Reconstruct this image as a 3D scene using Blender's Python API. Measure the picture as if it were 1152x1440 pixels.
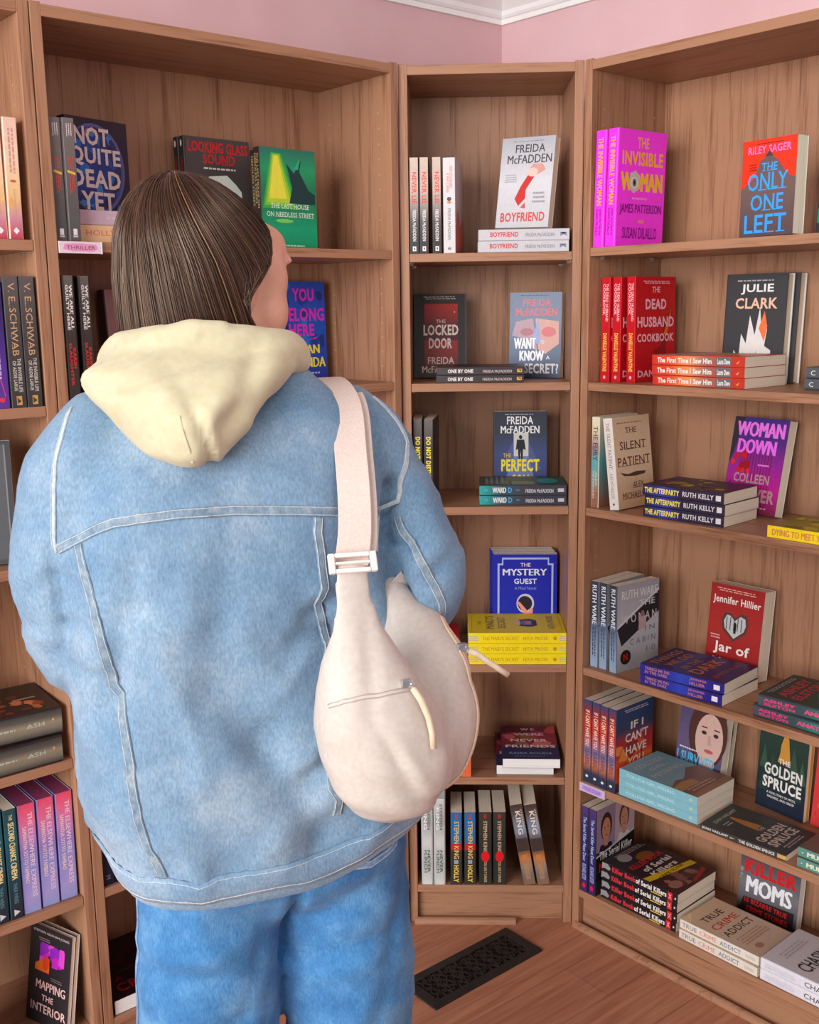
import bpy, bmesh, math, random
import numpy as np
from mathutils import Vector, Matrix
from mathutils.bvhtree import BVHTree

for o in list(bpy.data.objects):
    bpy.data.objects.remove(o)
SC = bpy.context.scene
COL = SC.collection
PI = math.pi
random.seed(7)

# ------------------------------------------------------------------ camera, world, light, exposure
F_PX = 1509.64
CAM_POS = Vector((-0.09307, -2.44136, 1.50135))
yaw, pitch, roll = 0.03875, -0.1867, -0.01389
fwd = Vector((-math.sin(yaw)*math.cos(pitch), math.cos(yaw)*math.cos(pitch), math.sin(pitch)))
right = Vector((math.cos(yaw), math.sin(yaw), 0))
up = right.cross(fwd)
r2 = right*math.cos(roll) + up*math.sin(roll)
u2 = up*math.cos(roll) - right*math.sin(roll)
cam_data = bpy.data.cameras.new('camera')
cam = bpy.data.objects.new('camera', cam_data)
COL.objects.link(cam)
cam_data.sensor_fit = 'HORIZONTAL'
cam_data.sensor_width = 36.0
cam_data.lens = F_PX/1152*36.0
cam_data.clip_start = 0.05
cam.matrix_world = Matrix(((r2.x, u2.x, -fwd.x, CAM_POS.x), (r2.y, u2.y, -fwd.y, CAM_POS.y), (r2.z, u2.z, -fwd.z, CAM_POS.z), (0, 0, 0, 1)))
SC.camera = cam

w = bpy.data.worlds.new('World')
SC.world = w
w.use_nodes = True
w.node_tree.nodes['Background'].inputs[0].default_value = (0.93, 0.95, 1.0, 1)
w.node_tree.nodes['Background'].inputs[1].default_value = 0.22

def area(name, loc, target, sx, sy, power, col):
    d = bpy.data.lights.new(name, 'AREA')
    d.shape = 'RECTANGLE'; d.size = sx; d.size_y = sy; d.energy = power; d.color = col
    o = bpy.data.objects.new(name, d); COL.objects.link(o)
    o.location = loc
    o.rotation_euler = (Vector(target)-Vector(loc)).to_track_quat('-Z', 'Y').to_euler()
    return o
# daylight from the shop window behind and to the left, then two added fill lights
area('shop_window_light', (-3.0, -5.2, 1.95), (0.1, 0.0, 0.85), 4.6, 2.7, 440, (1.0, 0.985, 0.97))
area('right_fill_light', (1.6, -5.6, 1.5), (0.1, 0.0, 0.9), 1.6, 2.0, 22, (1.0, 0.98, 0.96))  # weak fill added from the right rear, not a known window
d = bpy.data.lights.new('upper_fill_light', 'POINT'); d.energy = 9; d.shadow_soft_size = 0.16; d.color = (1.0, 0.97, 0.93)  # point light added to brighten crown and upper walls, not a room fitting
o = bpy.data.objects.new('upper_fill_light', d); COL.objects.link(o); o.location = (0.15, -2.0, 2.14)

SC.view_settings.view_transform = 'Standard'
SC.view_settings.look = 'None'
SC.view_settings.gamma = 1.0
SC.view_settings.use_curve_mapping = False
SC.view_settings.exposure = 0.0

# ------------------------------------------------------------------ helpers
def lin(c):
    if isinstance(c, str):
        c = tuple(int(c[i:i+2], 16) for i in (0, 2, 4))
    f = lambda v: v/12.92 if v <= 0.04045 else ((v+0.055)/1.055)**2.4
    return tuple(f(v/255.0) for v in c[:3])

class MB:
    """collects faces with a material index and a colour per corner"""
    def __init__(self):
        self.v = []; self.f = []; self.m = []; self.c = []
    def face(self, pts, mat=0, cols=None):
        n = len(self.v); self.v.extend([tuple(p) for p in pts])
        self.f.append(tuple(range(n, n+len(pts)))); self.m.append(mat)
        self.c.append(cols if cols else [(1, 1, 1)]*len(pts))
    def add(self, verts, faces, mat=0, col=(1, 1, 1)):
        n = len(self.v); self.v.extend([tuple(p) for p in verts])
        for f in faces:
            self.f.append(tuple(i+n for i in f)); self.m.append(mat); self.c.append([col]*len(f))
    def box(self, a, b, mat=0, col=(1, 1, 1)):
        x0, y0, z0 = a; x1, y1, z1 = b
        vs = [(x0,y0,z0),(x1,y0,z0),(x1,y1,z0),(x0,y1,z0),(x0,y0,z1),(x1,y0,z1),(x1,y1,z1),(x0,y1,z1)]
        self.add(vs, [(0,3,2,1),(4,5,6,7),(0,1,5,4),(1,2,6,5),(2,3,7,6),(3,0,4,7)], mat, col)
    def prism(self, poly, z0, z1, mat=0, col=(1, 1, 1)):
        n = len(poly)
        vs = [(x, y, z0) for x, y in poly]+[(x, y, z1) for x, y in poly]
        fs = [tuple(reversed(range(n))), tuple(range(n, 2*n))]+[(i, (i+1) % n, n+(i+1) % n, n+i) for i in range(n)]
        self.add(vs, fs, mat, col)
    def mesh(self, name, mats, smooth=False, colour=False, merge=False):
        me = bpy.data.meshes.new(name)
        me.from_pydata(self.v, [], self.f)
        for m in mats: me.materials.append(m)
        me.polygons.foreach_set('material_index', self.m)
        if colour:
            at = me.color_attributes.new('ink', 'FLOAT_COLOR', 'CORNER')
            flat = []
            for cs in self.c:
                for c in cs: flat.extend((c[0], c[1], c[2], 1.0))
            at.data.foreach_set('color', flat)
        if smooth: me.polygons.foreach_set('use_smooth', [True]*len(me.polygons))
        if merge:
            bm = bmesh.new(); bm.from_mesh(me); bmesh.ops.remove_doubles(bm, verts=bm.verts, dist=1e-5); bm.to_mesh(me); bm.free()
        me.update()
        return me

def link(name, me, parent=None, loc=None, mat=None):
    o = bpy.data.objects.new(name, me); COL.objects.link(o)
    if parent is not None: o.parent = parent
    if loc is not None: o.location = loc
    return o

def empty(name, mat4=None):
    o = bpy.data.objects.new(name, None); COL.objects.link(o)
    o.empty_display_size = 0.05
    if mat4 is not None: o.matrix_world = mat4
    return o

def tag(o, label=None, cat=None, group=None, kind=None):
    if label: o['label'] = label
    if cat: o['category'] = cat
    if group: o['group'] = group
    if kind: o['kind'] = kind
    return o

def bevel(o, width, seg=2):
    m = o.modifiers.new('bevel', 'BEVEL'); m.width = width; m.segments = seg; m.limit_method = 'ANGLE'; m.angle_limit = 0.6
    return o

def tube_geo(pts, rad, seg=8, cap=True):
    """verts, faces of a tube along pts; rad a number or a list"""
    P = [Vector(p) for p in pts]; n = len(P)
    vs = []; fs = []
    t0 = (P[1]-P[0]).normalized()
    nrm = t0.orthogonal().normalized()
    for i in range(n):
        t = (P[min(i+1, n-1)]-P[max(i-1, 0)])
        t = t.normalized() if t.length > 1e-9 else t0
        nrm = (nrm - t*nrm.dot(t)); nrm = nrm.normalized() if nrm.length > 1e-6 else t.orthogonal().normalized()
        b = t.cross(nrm); r = rad[i] if hasattr(rad, '__len__') else rad
        for k in range(seg):
            a = 2*PI*k/seg
            vs.append(P[i]+nrm*(r*math.cos(a))+b*(r*math.sin(a)))
    for i in range(n-1):
        for k in range(seg):
            fs.append((i*seg+k, i*seg+(k+1) % seg, (i+1)*seg+(k+1) % seg, (i+1)*seg+k))
    if cap:
        fs.append(tuple(reversed(range(seg)))); fs.append(tuple(range((n-1)*seg, n*seg)))
    return vs, fs

# ------------------------------------------------------------------ materials
def new_mat(name):
    m = bpy.data.materials.new(name); m.use_nodes = True
    nt = m.node_tree
    return m, nt, nt.nodes['Principled BSDF']

def noise_mat(name, col, col2=None, scale=40.0, rough=0.6, bump=0.0, detail=4.0, stretch=(1, 1, 1), metal=0.0, sheen=0.0, spec=0.5):
    m, nt, b = new_mat(name)
    c1 = lin(col); c2 = lin(col2) if col2 else tuple(min(1, v*1.1) for v in c1)
    tc = nt.nodes.new('ShaderNodeTexCoord'); mp = nt.nodes.new('ShaderNodeMapping')
    mp.inputs['Scale'].default_value = stretch
    nz = nt.nodes.new('ShaderNodeTexNoise'); nz.inputs['Scale'].default_value = scale; nz.inputs['Detail'].default_value = detail
    rp = nt.nodes.new('ShaderNodeValToRGB')
    rp.color_ramp.elements[0].position = 0.32; rp.color_ramp.elements[0].color = (*c1, 1)
    rp.color_ramp.elements[1].position = 0.68; rp.color_ramp.elements[1].color = (*c2, 1)
    nt.links.new(tc.outputs['Object'], mp.inputs['Vector']); nt.links.new(mp.outputs['Vector'], nz.inputs['Vector'])
    nt.links.new(nz.outputs['Fac'], rp.inputs['Fac']); nt.links.new(rp.outputs['Color'], b.inputs['Base Color'])
    b.inputs['Roughness'].default_value = rough; b.inputs['Metallic'].default_value = metal
    b.inputs['Specular IOR Level'].default_value = spec
    if sheen:
        b.inputs['Sheen Weight'].default_value = sheen
    if bump:
        bp = nt.nodes.new('ShaderNodeBump'); bp.inputs['Strength'].default_value = bump; bp.inputs['Distance'].default_value = 0.002
        nt.links.new(nz.outputs['Fac'], bp.inputs['Height']); nt.links.new(bp.outputs['Normal'], b.inputs['Normal'])
    return m

def wood_mat(name, axis, tint=1.0, rough=0.42):
    """walnut laminate; the grain runs along the given object axis"""
    m, nt, b = new_mat(name); N = nt.nodes.new; L = nt.links.new
    tc = N('ShaderNodeTexCoord'); oi = N('ShaderNodeObjectInfo')
    off = N('ShaderNodeVectorMath'); off.operation = 'SCALE'; off.inputs[0].default_value = (7.3, 5.1, 9.7)
    L(oi.outputs['Random'], off.inputs['Scale'])
    add = N('ShaderNodeVectorMath'); add.operation = 'ADD'; L(tc.outputs['Object'], add.inputs[0]); L(off.outputs[0], add.inputs[1])
    def mapped(long, cross):
        mp = N('ShaderNodeMapping'); s = [cross]*3; s[axis] = long
        mp.inputs['Scale'].default_value = s; L(add.outputs[0], mp.inputs['Vector']); return mp
    def noise(mp, scale, det, rg, dist=0.0):
        n = N('ShaderNodeTexNoise'); n.inputs['Scale'].default_value = scale; n.inputs['Detail'].default_value = det
        n.inputs['Roughness'].default_value = rg; n.inputs['Distortion'].default_value = dist
        L(mp.outputs['Vector'], n.inputs['Vector']); return n
    fine = noise(mapped(5, 150), 1.6, 3, 0.65)
    mid = noise(mapped(1.3, 26), 1.5, 4, 0.6, 0.4)
    big = noise(mapped(0.9, 7), 1.4, 2, 0.5, 1.3)
    wv = N('ShaderNodeMath'); wv.operation = 'MULTIPLY'; wv.inputs[1].default_value = 34.0; L(big.outputs['Fac'], wv.inputs[0])
    sn = N('ShaderNodeMath'); sn.operation = 'SINE'; L(wv.outputs[0], sn.inputs[0])
    a1 = N('ShaderNodeMath'); a1.operation = 'MULTIPLY_ADD'; L(sn.outputs[0], a1.inputs[0]); a1.inputs[1].default_value = 0.045; L(mid.outputs['Fac'], a1.inputs[2])
    a2 = N('ShaderNodeMath'); a2.operation = 'MULTIPLY_ADD'; L(fine.outputs['Fac'], a2.inputs[0]); a2.inputs[1].default_value = 0.80; L(a1.outputs[0], a2.inputs[2])
    rp = N('ShaderNodeValToRGB'); e = rp.color_ramp.elements
    e[0].position = 0.50; e[0].color = (0.155*tint, 0.062*tint, 0.031*tint, 1)
    e[1].position = 0.90; e[1].color = (0.40*tint, 0.204*tint, 0.118*tint, 1)
    k = e.new(0.70); k.color = (0.275*tint, 0.125*tint, 0.068*tint, 1)
    L(a2.outputs[0], rp.inputs['Fac']); L(rp.outputs['Color'], b.inputs['Base Color'])
    b.inputs['Roughness'].default_value = rough; b.inputs['Specular IOR Level'].default_value = 0.35
    bp = N('ShaderNodeBump'); bp.inputs['Strength'].default_value = 0.08; bp.inputs['Distance'].default_value = 0.001
    L(fine.outputs['Fac'], bp.inputs['Height']); L(bp.outputs['Normal'], b.inputs['Normal'])
    return m

WOOD_Z = wood_mat('walnut_upright_grain', 2)
WOOD_X = wood_mat('walnut_level_grain', 0)
PEG_DOT = noise_mat('peg_hole_liner', (190, 150, 120), scale=200, rough=0.6)
STEEL = noise_mat('nickel', (205, 205, 205), (235, 235, 235), scale=60, rough=0.25, metal=0.9)

def floor_mat():
    m, nt, b = new_mat('laminate_floor'); N = nt.nodes.new; L = nt.links.new
    tc = N('ShaderNodeTexCoord'); mp = N('ShaderNodeMapping'); mp.inputs['Rotation'].default_value = (0, 0, -math.radians(41.0))
    L(tc.outputs['Object'], mp.inputs['Vector'])
    br = N('ShaderNodeTexBrick'); br.inputs['Scale'].default_value = 1.0; br.offset = 0.37
    br.inputs['Brick Width'].default_value = 1.2; br.inputs['Row Height'].default_value = 0.127
    br.inputs['Mortar Size'].default_value = 0.0010; br.inputs['Mortar Smooth'].default_value = 0.3; br.inputs['Bias'].default_value = 0.0
    br.inputs['Color1'].default_value = (0.9, 0.9, 0.9, 1); br.inputs['Color2'].default_value = (1.08, 1.08, 1.08, 1); br.inputs['Mortar'].default_value = (0.62, 0.62, 0.62, 1)
    L(mp.outputs['Vector'], br.inputs['Vector'])
    m2 = N('ShaderNodeMapping'); m2.inputs['Scale'].default_value = (3, 55, 1); L(mp.outputs['Vector'], m2.inputs['Vector'])
    nz = N('ShaderNodeTexNoise'); nz.inputs['Scale'].default_value = 1.2; nz.inputs['Detail'].default_value = 5; nz.inputs['Distortion'].default_value = 0.6; L(m2.outputs['Vector'], nz.inputs['Vector'])
    rp = N('ShaderNodeValToRGB'); e = rp.color_ramp.elements
    e[0].position = 0.3; e[0].color = (0.36, 0.140, 0.078, 1); e[1].position = 0.72; e[1].color = (0.56, 0.25, 0.145, 1)
    L(nz.outputs['Fac'], rp.inputs['Fac'])
    mx = N('ShaderNodeMix'); mx.data_type = 'RGBA'; mx.blend_type = 'MULTIPLY'; mx.inputs[0].default_value = 1.0
    L(rp.outputs['Color'], mx.inputs[6]); L(br.outputs['Color'], mx.inputs[7]); L(mx.outputs[2], b.inputs['Base Color'])
    b.inputs['Roughness'].default_value = 0.38; b.inputs['Specular IOR Level'].default_value = 0.4
    return m

def ink_mat(name, rough):
    m, nt, b = new_mat(name); N = nt.nodes.new; L = nt.links.new
    at = N('ShaderNodeAttribute'); at.attribute_name = 'ink'
    tc = N('ShaderNodeTexCoord'); nz = N('ShaderNodeTexNoise'); nz.inputs['Scale'].default_value = 90; nz.inputs['Detail'].default_value = 3
    L(tc.outputs['Object'], nz.inputs['Vector'])
    mr = N('ShaderNodeMapRange'); mr.inputs['To Min'].default_value = 0.9; mr.inputs['To Max'].default_value = 1.1; L(nz.outputs['Fac'], mr.inputs['Value'])
    mx = N('ShaderNodeMix'); mx.data_type = 'RGBA'; mx.blend_type = 'MULTIPLY'; mx.inputs[0].default_value = 1.0
    L(at.outputs['Color'], mx.inputs[6]); L(mr.outputs['Result'], mx.inputs[7]); L(mx.outputs[2], b.inputs['Base Color'])
    b.inputs['Roughness'].default_value = rough
    b.inputs['Specular IOR Level'].default_value = 0.35
    return m
INK = ink_mat('printed_cover', 0.42)

def page_mat(name, col):
    m, nt, b = new_mat(name); N = nt.nodes.new; L = nt.links.new
    tc = N('ShaderNodeTexCoord'); mp = N('ShaderNodeMapping'); mp.inputs['Scale'].default_value = (3, 1500, 3); L(tc.outputs['Object'], mp.inputs['Vector'])
    nz = N('ShaderNodeTexNoise'); nz.inputs['Scale'].default_value = 1.0; nz.inputs['Detail'].default_value = 2; L(mp.outputs['Vector'], nz.inputs['Vector'])
    c = lin(col); rp = N('ShaderNodeValToRGB'); rp.color_ramp.elements[0].position = 0.3; rp.color_ramp.elements[1].position = 0.7
    rp.color_ramp.elements[0].color = (c[0]*0.84, c[1]*0.82, c[2]*0.79, 1); rp.color_ramp.elements[1].color = (*[min(1, v*1.08) for v in c], 1)
    L(nz.outputs['Fac'], rp.inputs['Fac']); L(rp.outputs['Color'], b.inputs['Base Color']); b.inputs['Roughness'].default_value = 0.85
    return m
PAGES_CREAM = page_mat('cream_pages', (240, 228, 210))
PAGES_WHITE = page_mat('white_pages', (246, 246, 246))
PAGES_DARK = page_mat('dark_sprayed_pages', (40, 36, 40))
PAGES_PINK = page_mat('pink_sprayed_pages', (150, 60, 110))

# ------------------------------------------------------------------ the four bookcases' own frames
def frame(ox, oy, ang):
    """matrix of a bookcase: x along its front to the right, y into it, z up"""
    c, s = math.cos(ang), math.sin(ang)
    return Matrix(((c, -s, 0, ox), (s, c, 0, oy), (0, 0, 1, 0), (0, 0, 0, 1)))
ANG_L, ANG_R = 0.73209, -0.81161
WL = 0.795
dL = Vector((math.cos(ANG_L), math.sin(ANG_L), 0)); dR = Vector((math.cos(ANG_R), math.sin(ANG_R), 0))
nL = Vector((-dL.y, dL.x, 0)); nR = Vector((-dR.y, dR.x, 0))
oL = Vector((-0.2009, -0.01186, 0)) - dL*WL
oF = oL - dL*(WL+0.002)
oR = Vector((0.2010, -0.0010, 0))
oM = Vector((-0.2, 0, 0))
UNIT = {'L': frame(oL.x, oL.y, ANG_L), 'F': frame(oF.x, oF.y, ANG_L), 'R': frame(oR.x, oR.y, ANG_R), 'M': frame(oM.x, oM.y, 0.0)}
SH = {1: 1.622, 2: 1.335, 3: 1.05, 4: 0.6685, 5: 0.383, 6: 0.0985}
def shelf_z(U, s):
    if U == 'R' and s == 1: return 1.628
    return SH[s] + (0.006 if U in 'LF' else 0.0)

# ------------------------------------------------------------------ room shell
A = np.array([[nL.x, nL.y], [nR.x, nR.y]])
def corner(gl, gr):
    b = np.array([nL.dot(Vector((-0.2009, -0.01186, 0)))+0.2628+gl, nR.dot(oR)+0.2628+gr])
    c = np.linalg.solve(A, b); return Vector((c[0], c[1], 0))
CORNER = corner(0.007, 0.026)
CEIL = 2.345
PINK = noise_mat('pink_wall_paint', (222, 182, 187), (227, 189, 194), scale=7, rough=0.75)
WHITE = noise_mat('white_gloss_trim', (244, 243, 242), (248, 247, 246), scale=15, rough=0.45)
CEILING = noise_mat('white_ceiling_paint', (244, 243, 242), (248, 247, 246), scale=10, rough=0.85)

def slab(name, p, q, thick_dir, z0, z1, mat):
    mb = MB(); t = thick_dir*0.08
    vs = [p, q, q+t, p+t]
    mb.add([(v.x, v.y, z0) for v in vs]+[(v.x, v.y, z1) for v in vs], [(0,1,2,3),(4,7,6,5),(0,4,5,1),(1,5,6,2),(2,6,7,3),(3,7,4,0)])
    o = link(name, mb.mesh(name, [mat])); tag(o, kind='structure'); return o
slab('wall_left', CORNER - dL*3.2, CORNER + dL*0.08, nL, 0, CEIL, PINK)
slab('wall_right', CORNER, CORNER + dR*3.4, nR, 0, CEIL, PINK)
def quad_room(z):
    a = CORNER+nL*0.08+nR*0.08; b = CORNER-dL*3.2+nL*0.08; c = CORNER+dR*3.4+nR*0.08; d = CORNER-dL*3.2+dR*3.4
    return [(b.x, b.y, z), (d.x, d.y, z), (c.x, c.y, z), (a.x, a.y, z)]
mb = MB(); q = quad_room(0); mb.add([(x, y, -0.05) for x, y, z in q]+q, [(0,3,2,1),(4,5,6,7),(0,1,5,4),(1,2,6,5),(2,3,7,6),(3,0,4,7)])
tag(link('floor', mb.mesh('floor', [floor_mat()])), kind='structure')
# the ceiling covers the corner of the shop; the window side of the room stays open
a = CORNER+nL*0.08+nR*0.08; b = CORNER-dL*2.4+nL*0.08; c = CORNER+dR*2.4+nR*0.08; d = CORNER-dL*2.4+dR*2.4
mb = MB(); q = [(p.x, p.y, CEIL) for p in (b, d, c, a)]
mb.add(q+[(x, y, z+0.05) for x, y, z in q], [(0,3,2,1),(4,5,6,7),(0,1,5,4),(1,2,6,5),(2,3,7,6),(3,0,4,7)])
tag(link('ceiling', mb.mesh('ceiling', [CEILING])), kind='structure')
# crown moulding: profile (out from the wall, height), mitred in the corner
Z0 = 2.2285
CROWN = [(0.0, Z0), (0.010, Z0), (0.010, Z0+0.012), (0.014, Z0+0.014), (0.018, Z0+0.020), (0.020, Z0+0.030), (0.030, Z0+0.040), (0.046, Z0+0.056), (0.062, Z0+0.066), (0.066, Z0+0.068),
         (0.066, Z0+0.078), (0.078, Z0+0.090), (0.088, Z0+0.098), (0.088, CEIL), (0.0, CEIL)]
def crown(name, n, d, length):
    """d runs along the wall away from the corner; n points into the wall"""
    mb = MB(); vs = []
    other = nR if n is nL else nL
    for o_, z in CROWN:
        p = CORNER - nL*o_/1.0 - nR*o_/1.0     # walls meet almost square
        vs.append((p.x, p.y, z))
    for o_, z in CROWN:
        p = CORNER + d*length - n*o_; vs.append((p.x, p.y, z))
    k = len(CROWN)
    fs = [(i, (i+1) % k, k+(i+1) % k, k+i) for i in range(k)] + [tuple(range(k)), tuple(reversed(range(k, 2*k)))]
    mb.add(vs, fs); o = link(name, mb.mesh(name, [WHITE])); tag(o, kind='structure')
crown('trim_1', nL, -dL, 3.1); crown('trim_2', nR, dR, 3.3)

# ------------------------------------------------------------------ bookcases
D_IN, D_OUT, HT, TP, TB = 0.2628, 0.2668, 2.0188, 0.0199, 0.0197
def bookcase(U, width, label, shelf_front=0.0015):
    root = empty('bookcase', UNIT[U]); tag(root, label, 'bookcase', 'walnut bookcases around the corner')
    for k in (0, 1):
        x0 = 0 if k == 0 else width-TP
        mb = MB(); mb.box((x0, 0, 0), (x0+TP, D_OUT, HT))
        xi = x0+TP+0.0002 if k == 0 else x0-0.0002
        s = 1 if k == 0 else -1
        z = 0.16
        while z < 1.95:                                  # peg holes on the inner face
            if min(abs(z-(shelf_z(U, q)-0.01)) for q in SH) > 0.022:
                for y in (0.042, 0.222):
                    c = [(xi, y+0.0022*math.cos(t), z+0.0022*math.sin(t)) for t in [2*PI*i/8 for i in range(8)]]
                    mb.face(c if s > 0 else c[::-1], 1)
            z += 0.032
        o = link('side_panel', mb.mesh('side_panel', [WOOD_Z, PEG_DOT]), root)
        bevel(o, 0.0012)
    def board(name, a, b, mat, bev=0.001):
        mb = MB(); mb.box(a, b); o = link(name, mb.mesh(name, [mat]), root); bevel(o, bev); return o
    board('top_panel', (TP, 0.0, HT-0.003-TB), (width-TP, D_IN, HT-0.003), WOOD_X)
    board('base_panel', (TP, 0.001, shelf_z(U, 6)-0.0185), (width-TP, D_IN, shelf_z(U, 6)), WOOD_X)
    board('plinth', (TP+0.0005, 0.018, 0.0), (width-TP-0.0005, 0.034, shelf_z(U, 6)-0.0185), WOOD_X)
    board('back_panel', (TP*0.4, D_IN, 0.02), (width-TP*0.4, D_OUT-0.0003, HT-0.003), WOOD_Z, 0.0004)
    for q in (1, 2, 3, 4, 5):
        z = shelf_z(U, q)
        sh = board('shelf', (TP+0.0008, shelf_front, z-0.0185), (width-TP-0.0008, D_IN-0.002, z), WOOD_X)
        for x, s in ((TP, 1), (width-TP, -1)):
            for y in (0.042, 0.222):
                vs, fs = tube_geo([(x, y, z-0.0222), (x+s*0.0075, y, z-0.0222)], 0.0029, 8)
                mb = MB(); mb.add(vs, fs); mb.box((min(x, x+s*0.009), y-0.003, z-0.0202), (max(x, x+s*0.009), y+0.003, z-0.0188))
                link('shelf_pin', mb.mesh('shelf_pin', [STEEL]), sh)
    return root
bookcase('F', WL, 'tall walnut bookcase at the left edge of the picture, mostly cut off')
bookcase('L', WL, 'wide walnut bookcase behind the woman, with the pink shelf tag')
bookcase('M', 0.4, 'narrow walnut bookcase set across the corner between the two wide ones', )
bookcase('R', WL, 'wide walnut bookcase on the right with the magenta books on top')

# quarter-round along the feet of the corner bookcase and the right one
def quarter(name, U, x0, x1):
    mb = MB(); r = 0.013
    prof = [(0, 0)] + [(-r*math.cos(t), r*math.sin(t)) for t in [PI/2*i/5 for i in range(6)]]
    n = len(prof); vs = []
    for x in (x0, x1):
        for y, z in prof: vs.append(UNIT[U] @ Vector((x, y, z)))
    fs = [(i, (i+1) % n, n+(i+1) % n, n+i) for i in range(n)]+[tuple(reversed(range(n))), tuple(range(n, 2*n))]
    mb.add(vs, fs); o = link(name, mb.mesh(name, [WOOD_X])); tag(o, kind='structure')
quarter('trim_3', 'M', 0.012, 0.262); quarter('trim_4', 'R', 0.012, 0.79)
# ------------------------------------------------------------------ printed covers
# ops on a face, coordinates 0..1 (front: x from the spine, y up; spine: x from head to tail, y up when read that way)
def R_(x0, y0, x1, y1, c): return ('p', [(x0, y0), (x1, y0), (x1, y1), (x0, y1)], c)
def P_(pts, c): return ('p', pts, c)
def E_(cx, cy, rx, ry, c): return ('p', [(cx+rx*math.cos(2*PI*i/22), cy+ry*math.sin(2*PI*i/22)) for i in range(22)], c)
def G_(x0, y0, x1, y1, cols, vertical=True): return ('g', x0, y0, x1, y1, cols, vertical)
def T_(s, x0, y0, x1, y1, c, bold=0.018, serif=0):
    wide = bold if 'M' in s or 'W' in s else 0.0        # letters with sharp inner corners are fattened by doubling instead
    return ('t', s, x0, y0, x1, y1, c, 0.0 if wide else bold, serif, wide)
def BARS(x0, y0, x1, y1, n, c, seed=1):
    """small print too fine to read: rows of dashes"""
    rnd = random.Random(seed); out = []
    h = (y1-y0)/n
    for i in range(n):
        y = y1-(i+0.75)*h; x = x0+rnd.uniform(0, 0.08)*(x1-x0); end = x1-rnd.uniform(0, 0.12)*(x1-x0)
        while x < end:
            l = rnd.uniform(0.05, 0.14)*(x1-x0); out.append(R_(x, y, min(x+l, end), y+h*0.45, c)); x += l+0.025*(x1-x0)
    return out
def BLOBS(x0, y0, x1, y1, n, cols, r0, r1, seed=2):
    rnd = random.Random(seed); out = []
    for i in range(n):
        cx, cy = rnd.uniform(x0, x1), rnd.uniform(y0, y1); r = rnd.uniform(r0, r1); k = rnd.randint(5, 9)
        out.append(P_([(min(x1, max(x0, cx+r*rnd.uniform(0.6, 1.2)*math.cos(2*PI*j/k))), min(y1, max(y0, cy+0.7*r*rnd.uniform(0.6, 1.2)*math.sin(2*PI*j/k)))) for j in range(k)], cols[i % len(cols)]))
    return out
def RING(cx, cy, rx, ry, t, c, a0=0, a1=360, n=28):
    out = []
    for i in range(n):
        p, q = math.radians(a0+(a1-a0)*i/n), math.radians(a0+(a1-a0)*(i+1)/n)
        out.append(P_([(cx+rx*math.cos(p), cy+ry*math.sin(p)), (cx+rx*math.cos(q), cy+ry*math.sin(q)), (cx+(rx-t)*math.cos(q), cy+(ry-t)*math.sin(q)), (cx+(rx-t)*math.cos(p), cy+(ry-t)*math.sin(p))], c))
    return out
def FACE(cx, cy, s, skin, hair, shirt):
    """a plain portrait: hair, face, neck, shoulders"""
    lip = tuple(int(v*0.72) for v in skin); eye = (60, 45, 45)
    return [P_([(cx-s*1.5, cy-s*2.2), (cx-s*1.1, cy-s*1.3), (cx+s*1.1, cy-s*1.3), (cx+s*1.5, cy-s*2.2)], shirt), E_(cx, cy+s*0.25, s*1.12, s*1.25, hair),
            R_(cx-s*0.35, cy-s*1.5, cx+s*0.35, cy-s*0.6, skin), E_(cx, cy, s*0.82, s*1.05, skin), E_(cx-s*0.33, cy+s*0.2, s*0.13, s*0.06, eye), E_(cx+s*0.33, cy+s*0.2, s*0.13, s*0.06, eye),
            E_(cx, cy-s*0.52, s*0.28, s*0.07, lip), E_(cx, cy-s*0.15, s*0.1, s*0.13, tuple(int(v*0.9) for v in skin))]

YEL = (245, 175, 45); WHT = (236, 234, 232); BLK = (28, 26, 28)
KINDS = {}
def K(key, hard, W, H, T, base, front=(), spine=(), spine_base=None, back=None, pages='cream', top=()):
    KINDS[key] = dict(hard=hard, W=W, H=H, T=T, base=base, front=list(front), spine=list(spine), spine_base=spine_base or base, back=back or base, pages=pages)

M1 = (250, 56, 232)
K('magenta', 1, 0.157, 0.242, 0.029, M1,
  [T_('THE', .38, .85, .62, .94, YEL), T_('INVISIBLE', .07, .70, .94, .82, YEL, .03), T_('WOMAN', .05, .48, .95, .64, (240, 190, 30), .035), P_([(.24, .62), (.36, .66), (.44, .6), (.42, .5), (.33, .46), (.25, .5)], (196, 186, 190)),
   E_(.34, .555, .085, .05, (225, 205, 196)), E_(.34, .553, .04, .035, (90, 110, 140)), E_(.34, .553, .018, .017, BLK)] + BARS(.3, .40, .66, .44, 1, (240, 150, 200)) +
  [T_('JAMES PATTERSON', .05, .27, .94, .37, (120, 10, 125), .01), T_('AND', .44, .205, .57, .235, YEL), T_('SUSAN DILALLO', .12, .07, .86, .17, (120, 10, 125), .01)],
  [T_('THE INVISIBLE WOMAN', .06, .18, .64, .82, YEL, .02), T_('JAMES PATTERSON', .67, .52, .9, .82, (120, 10, 125)), T_('SUSAN DILALLO', .67, .16, .9, .46, (120, 10, 125))], pages='white')
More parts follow.
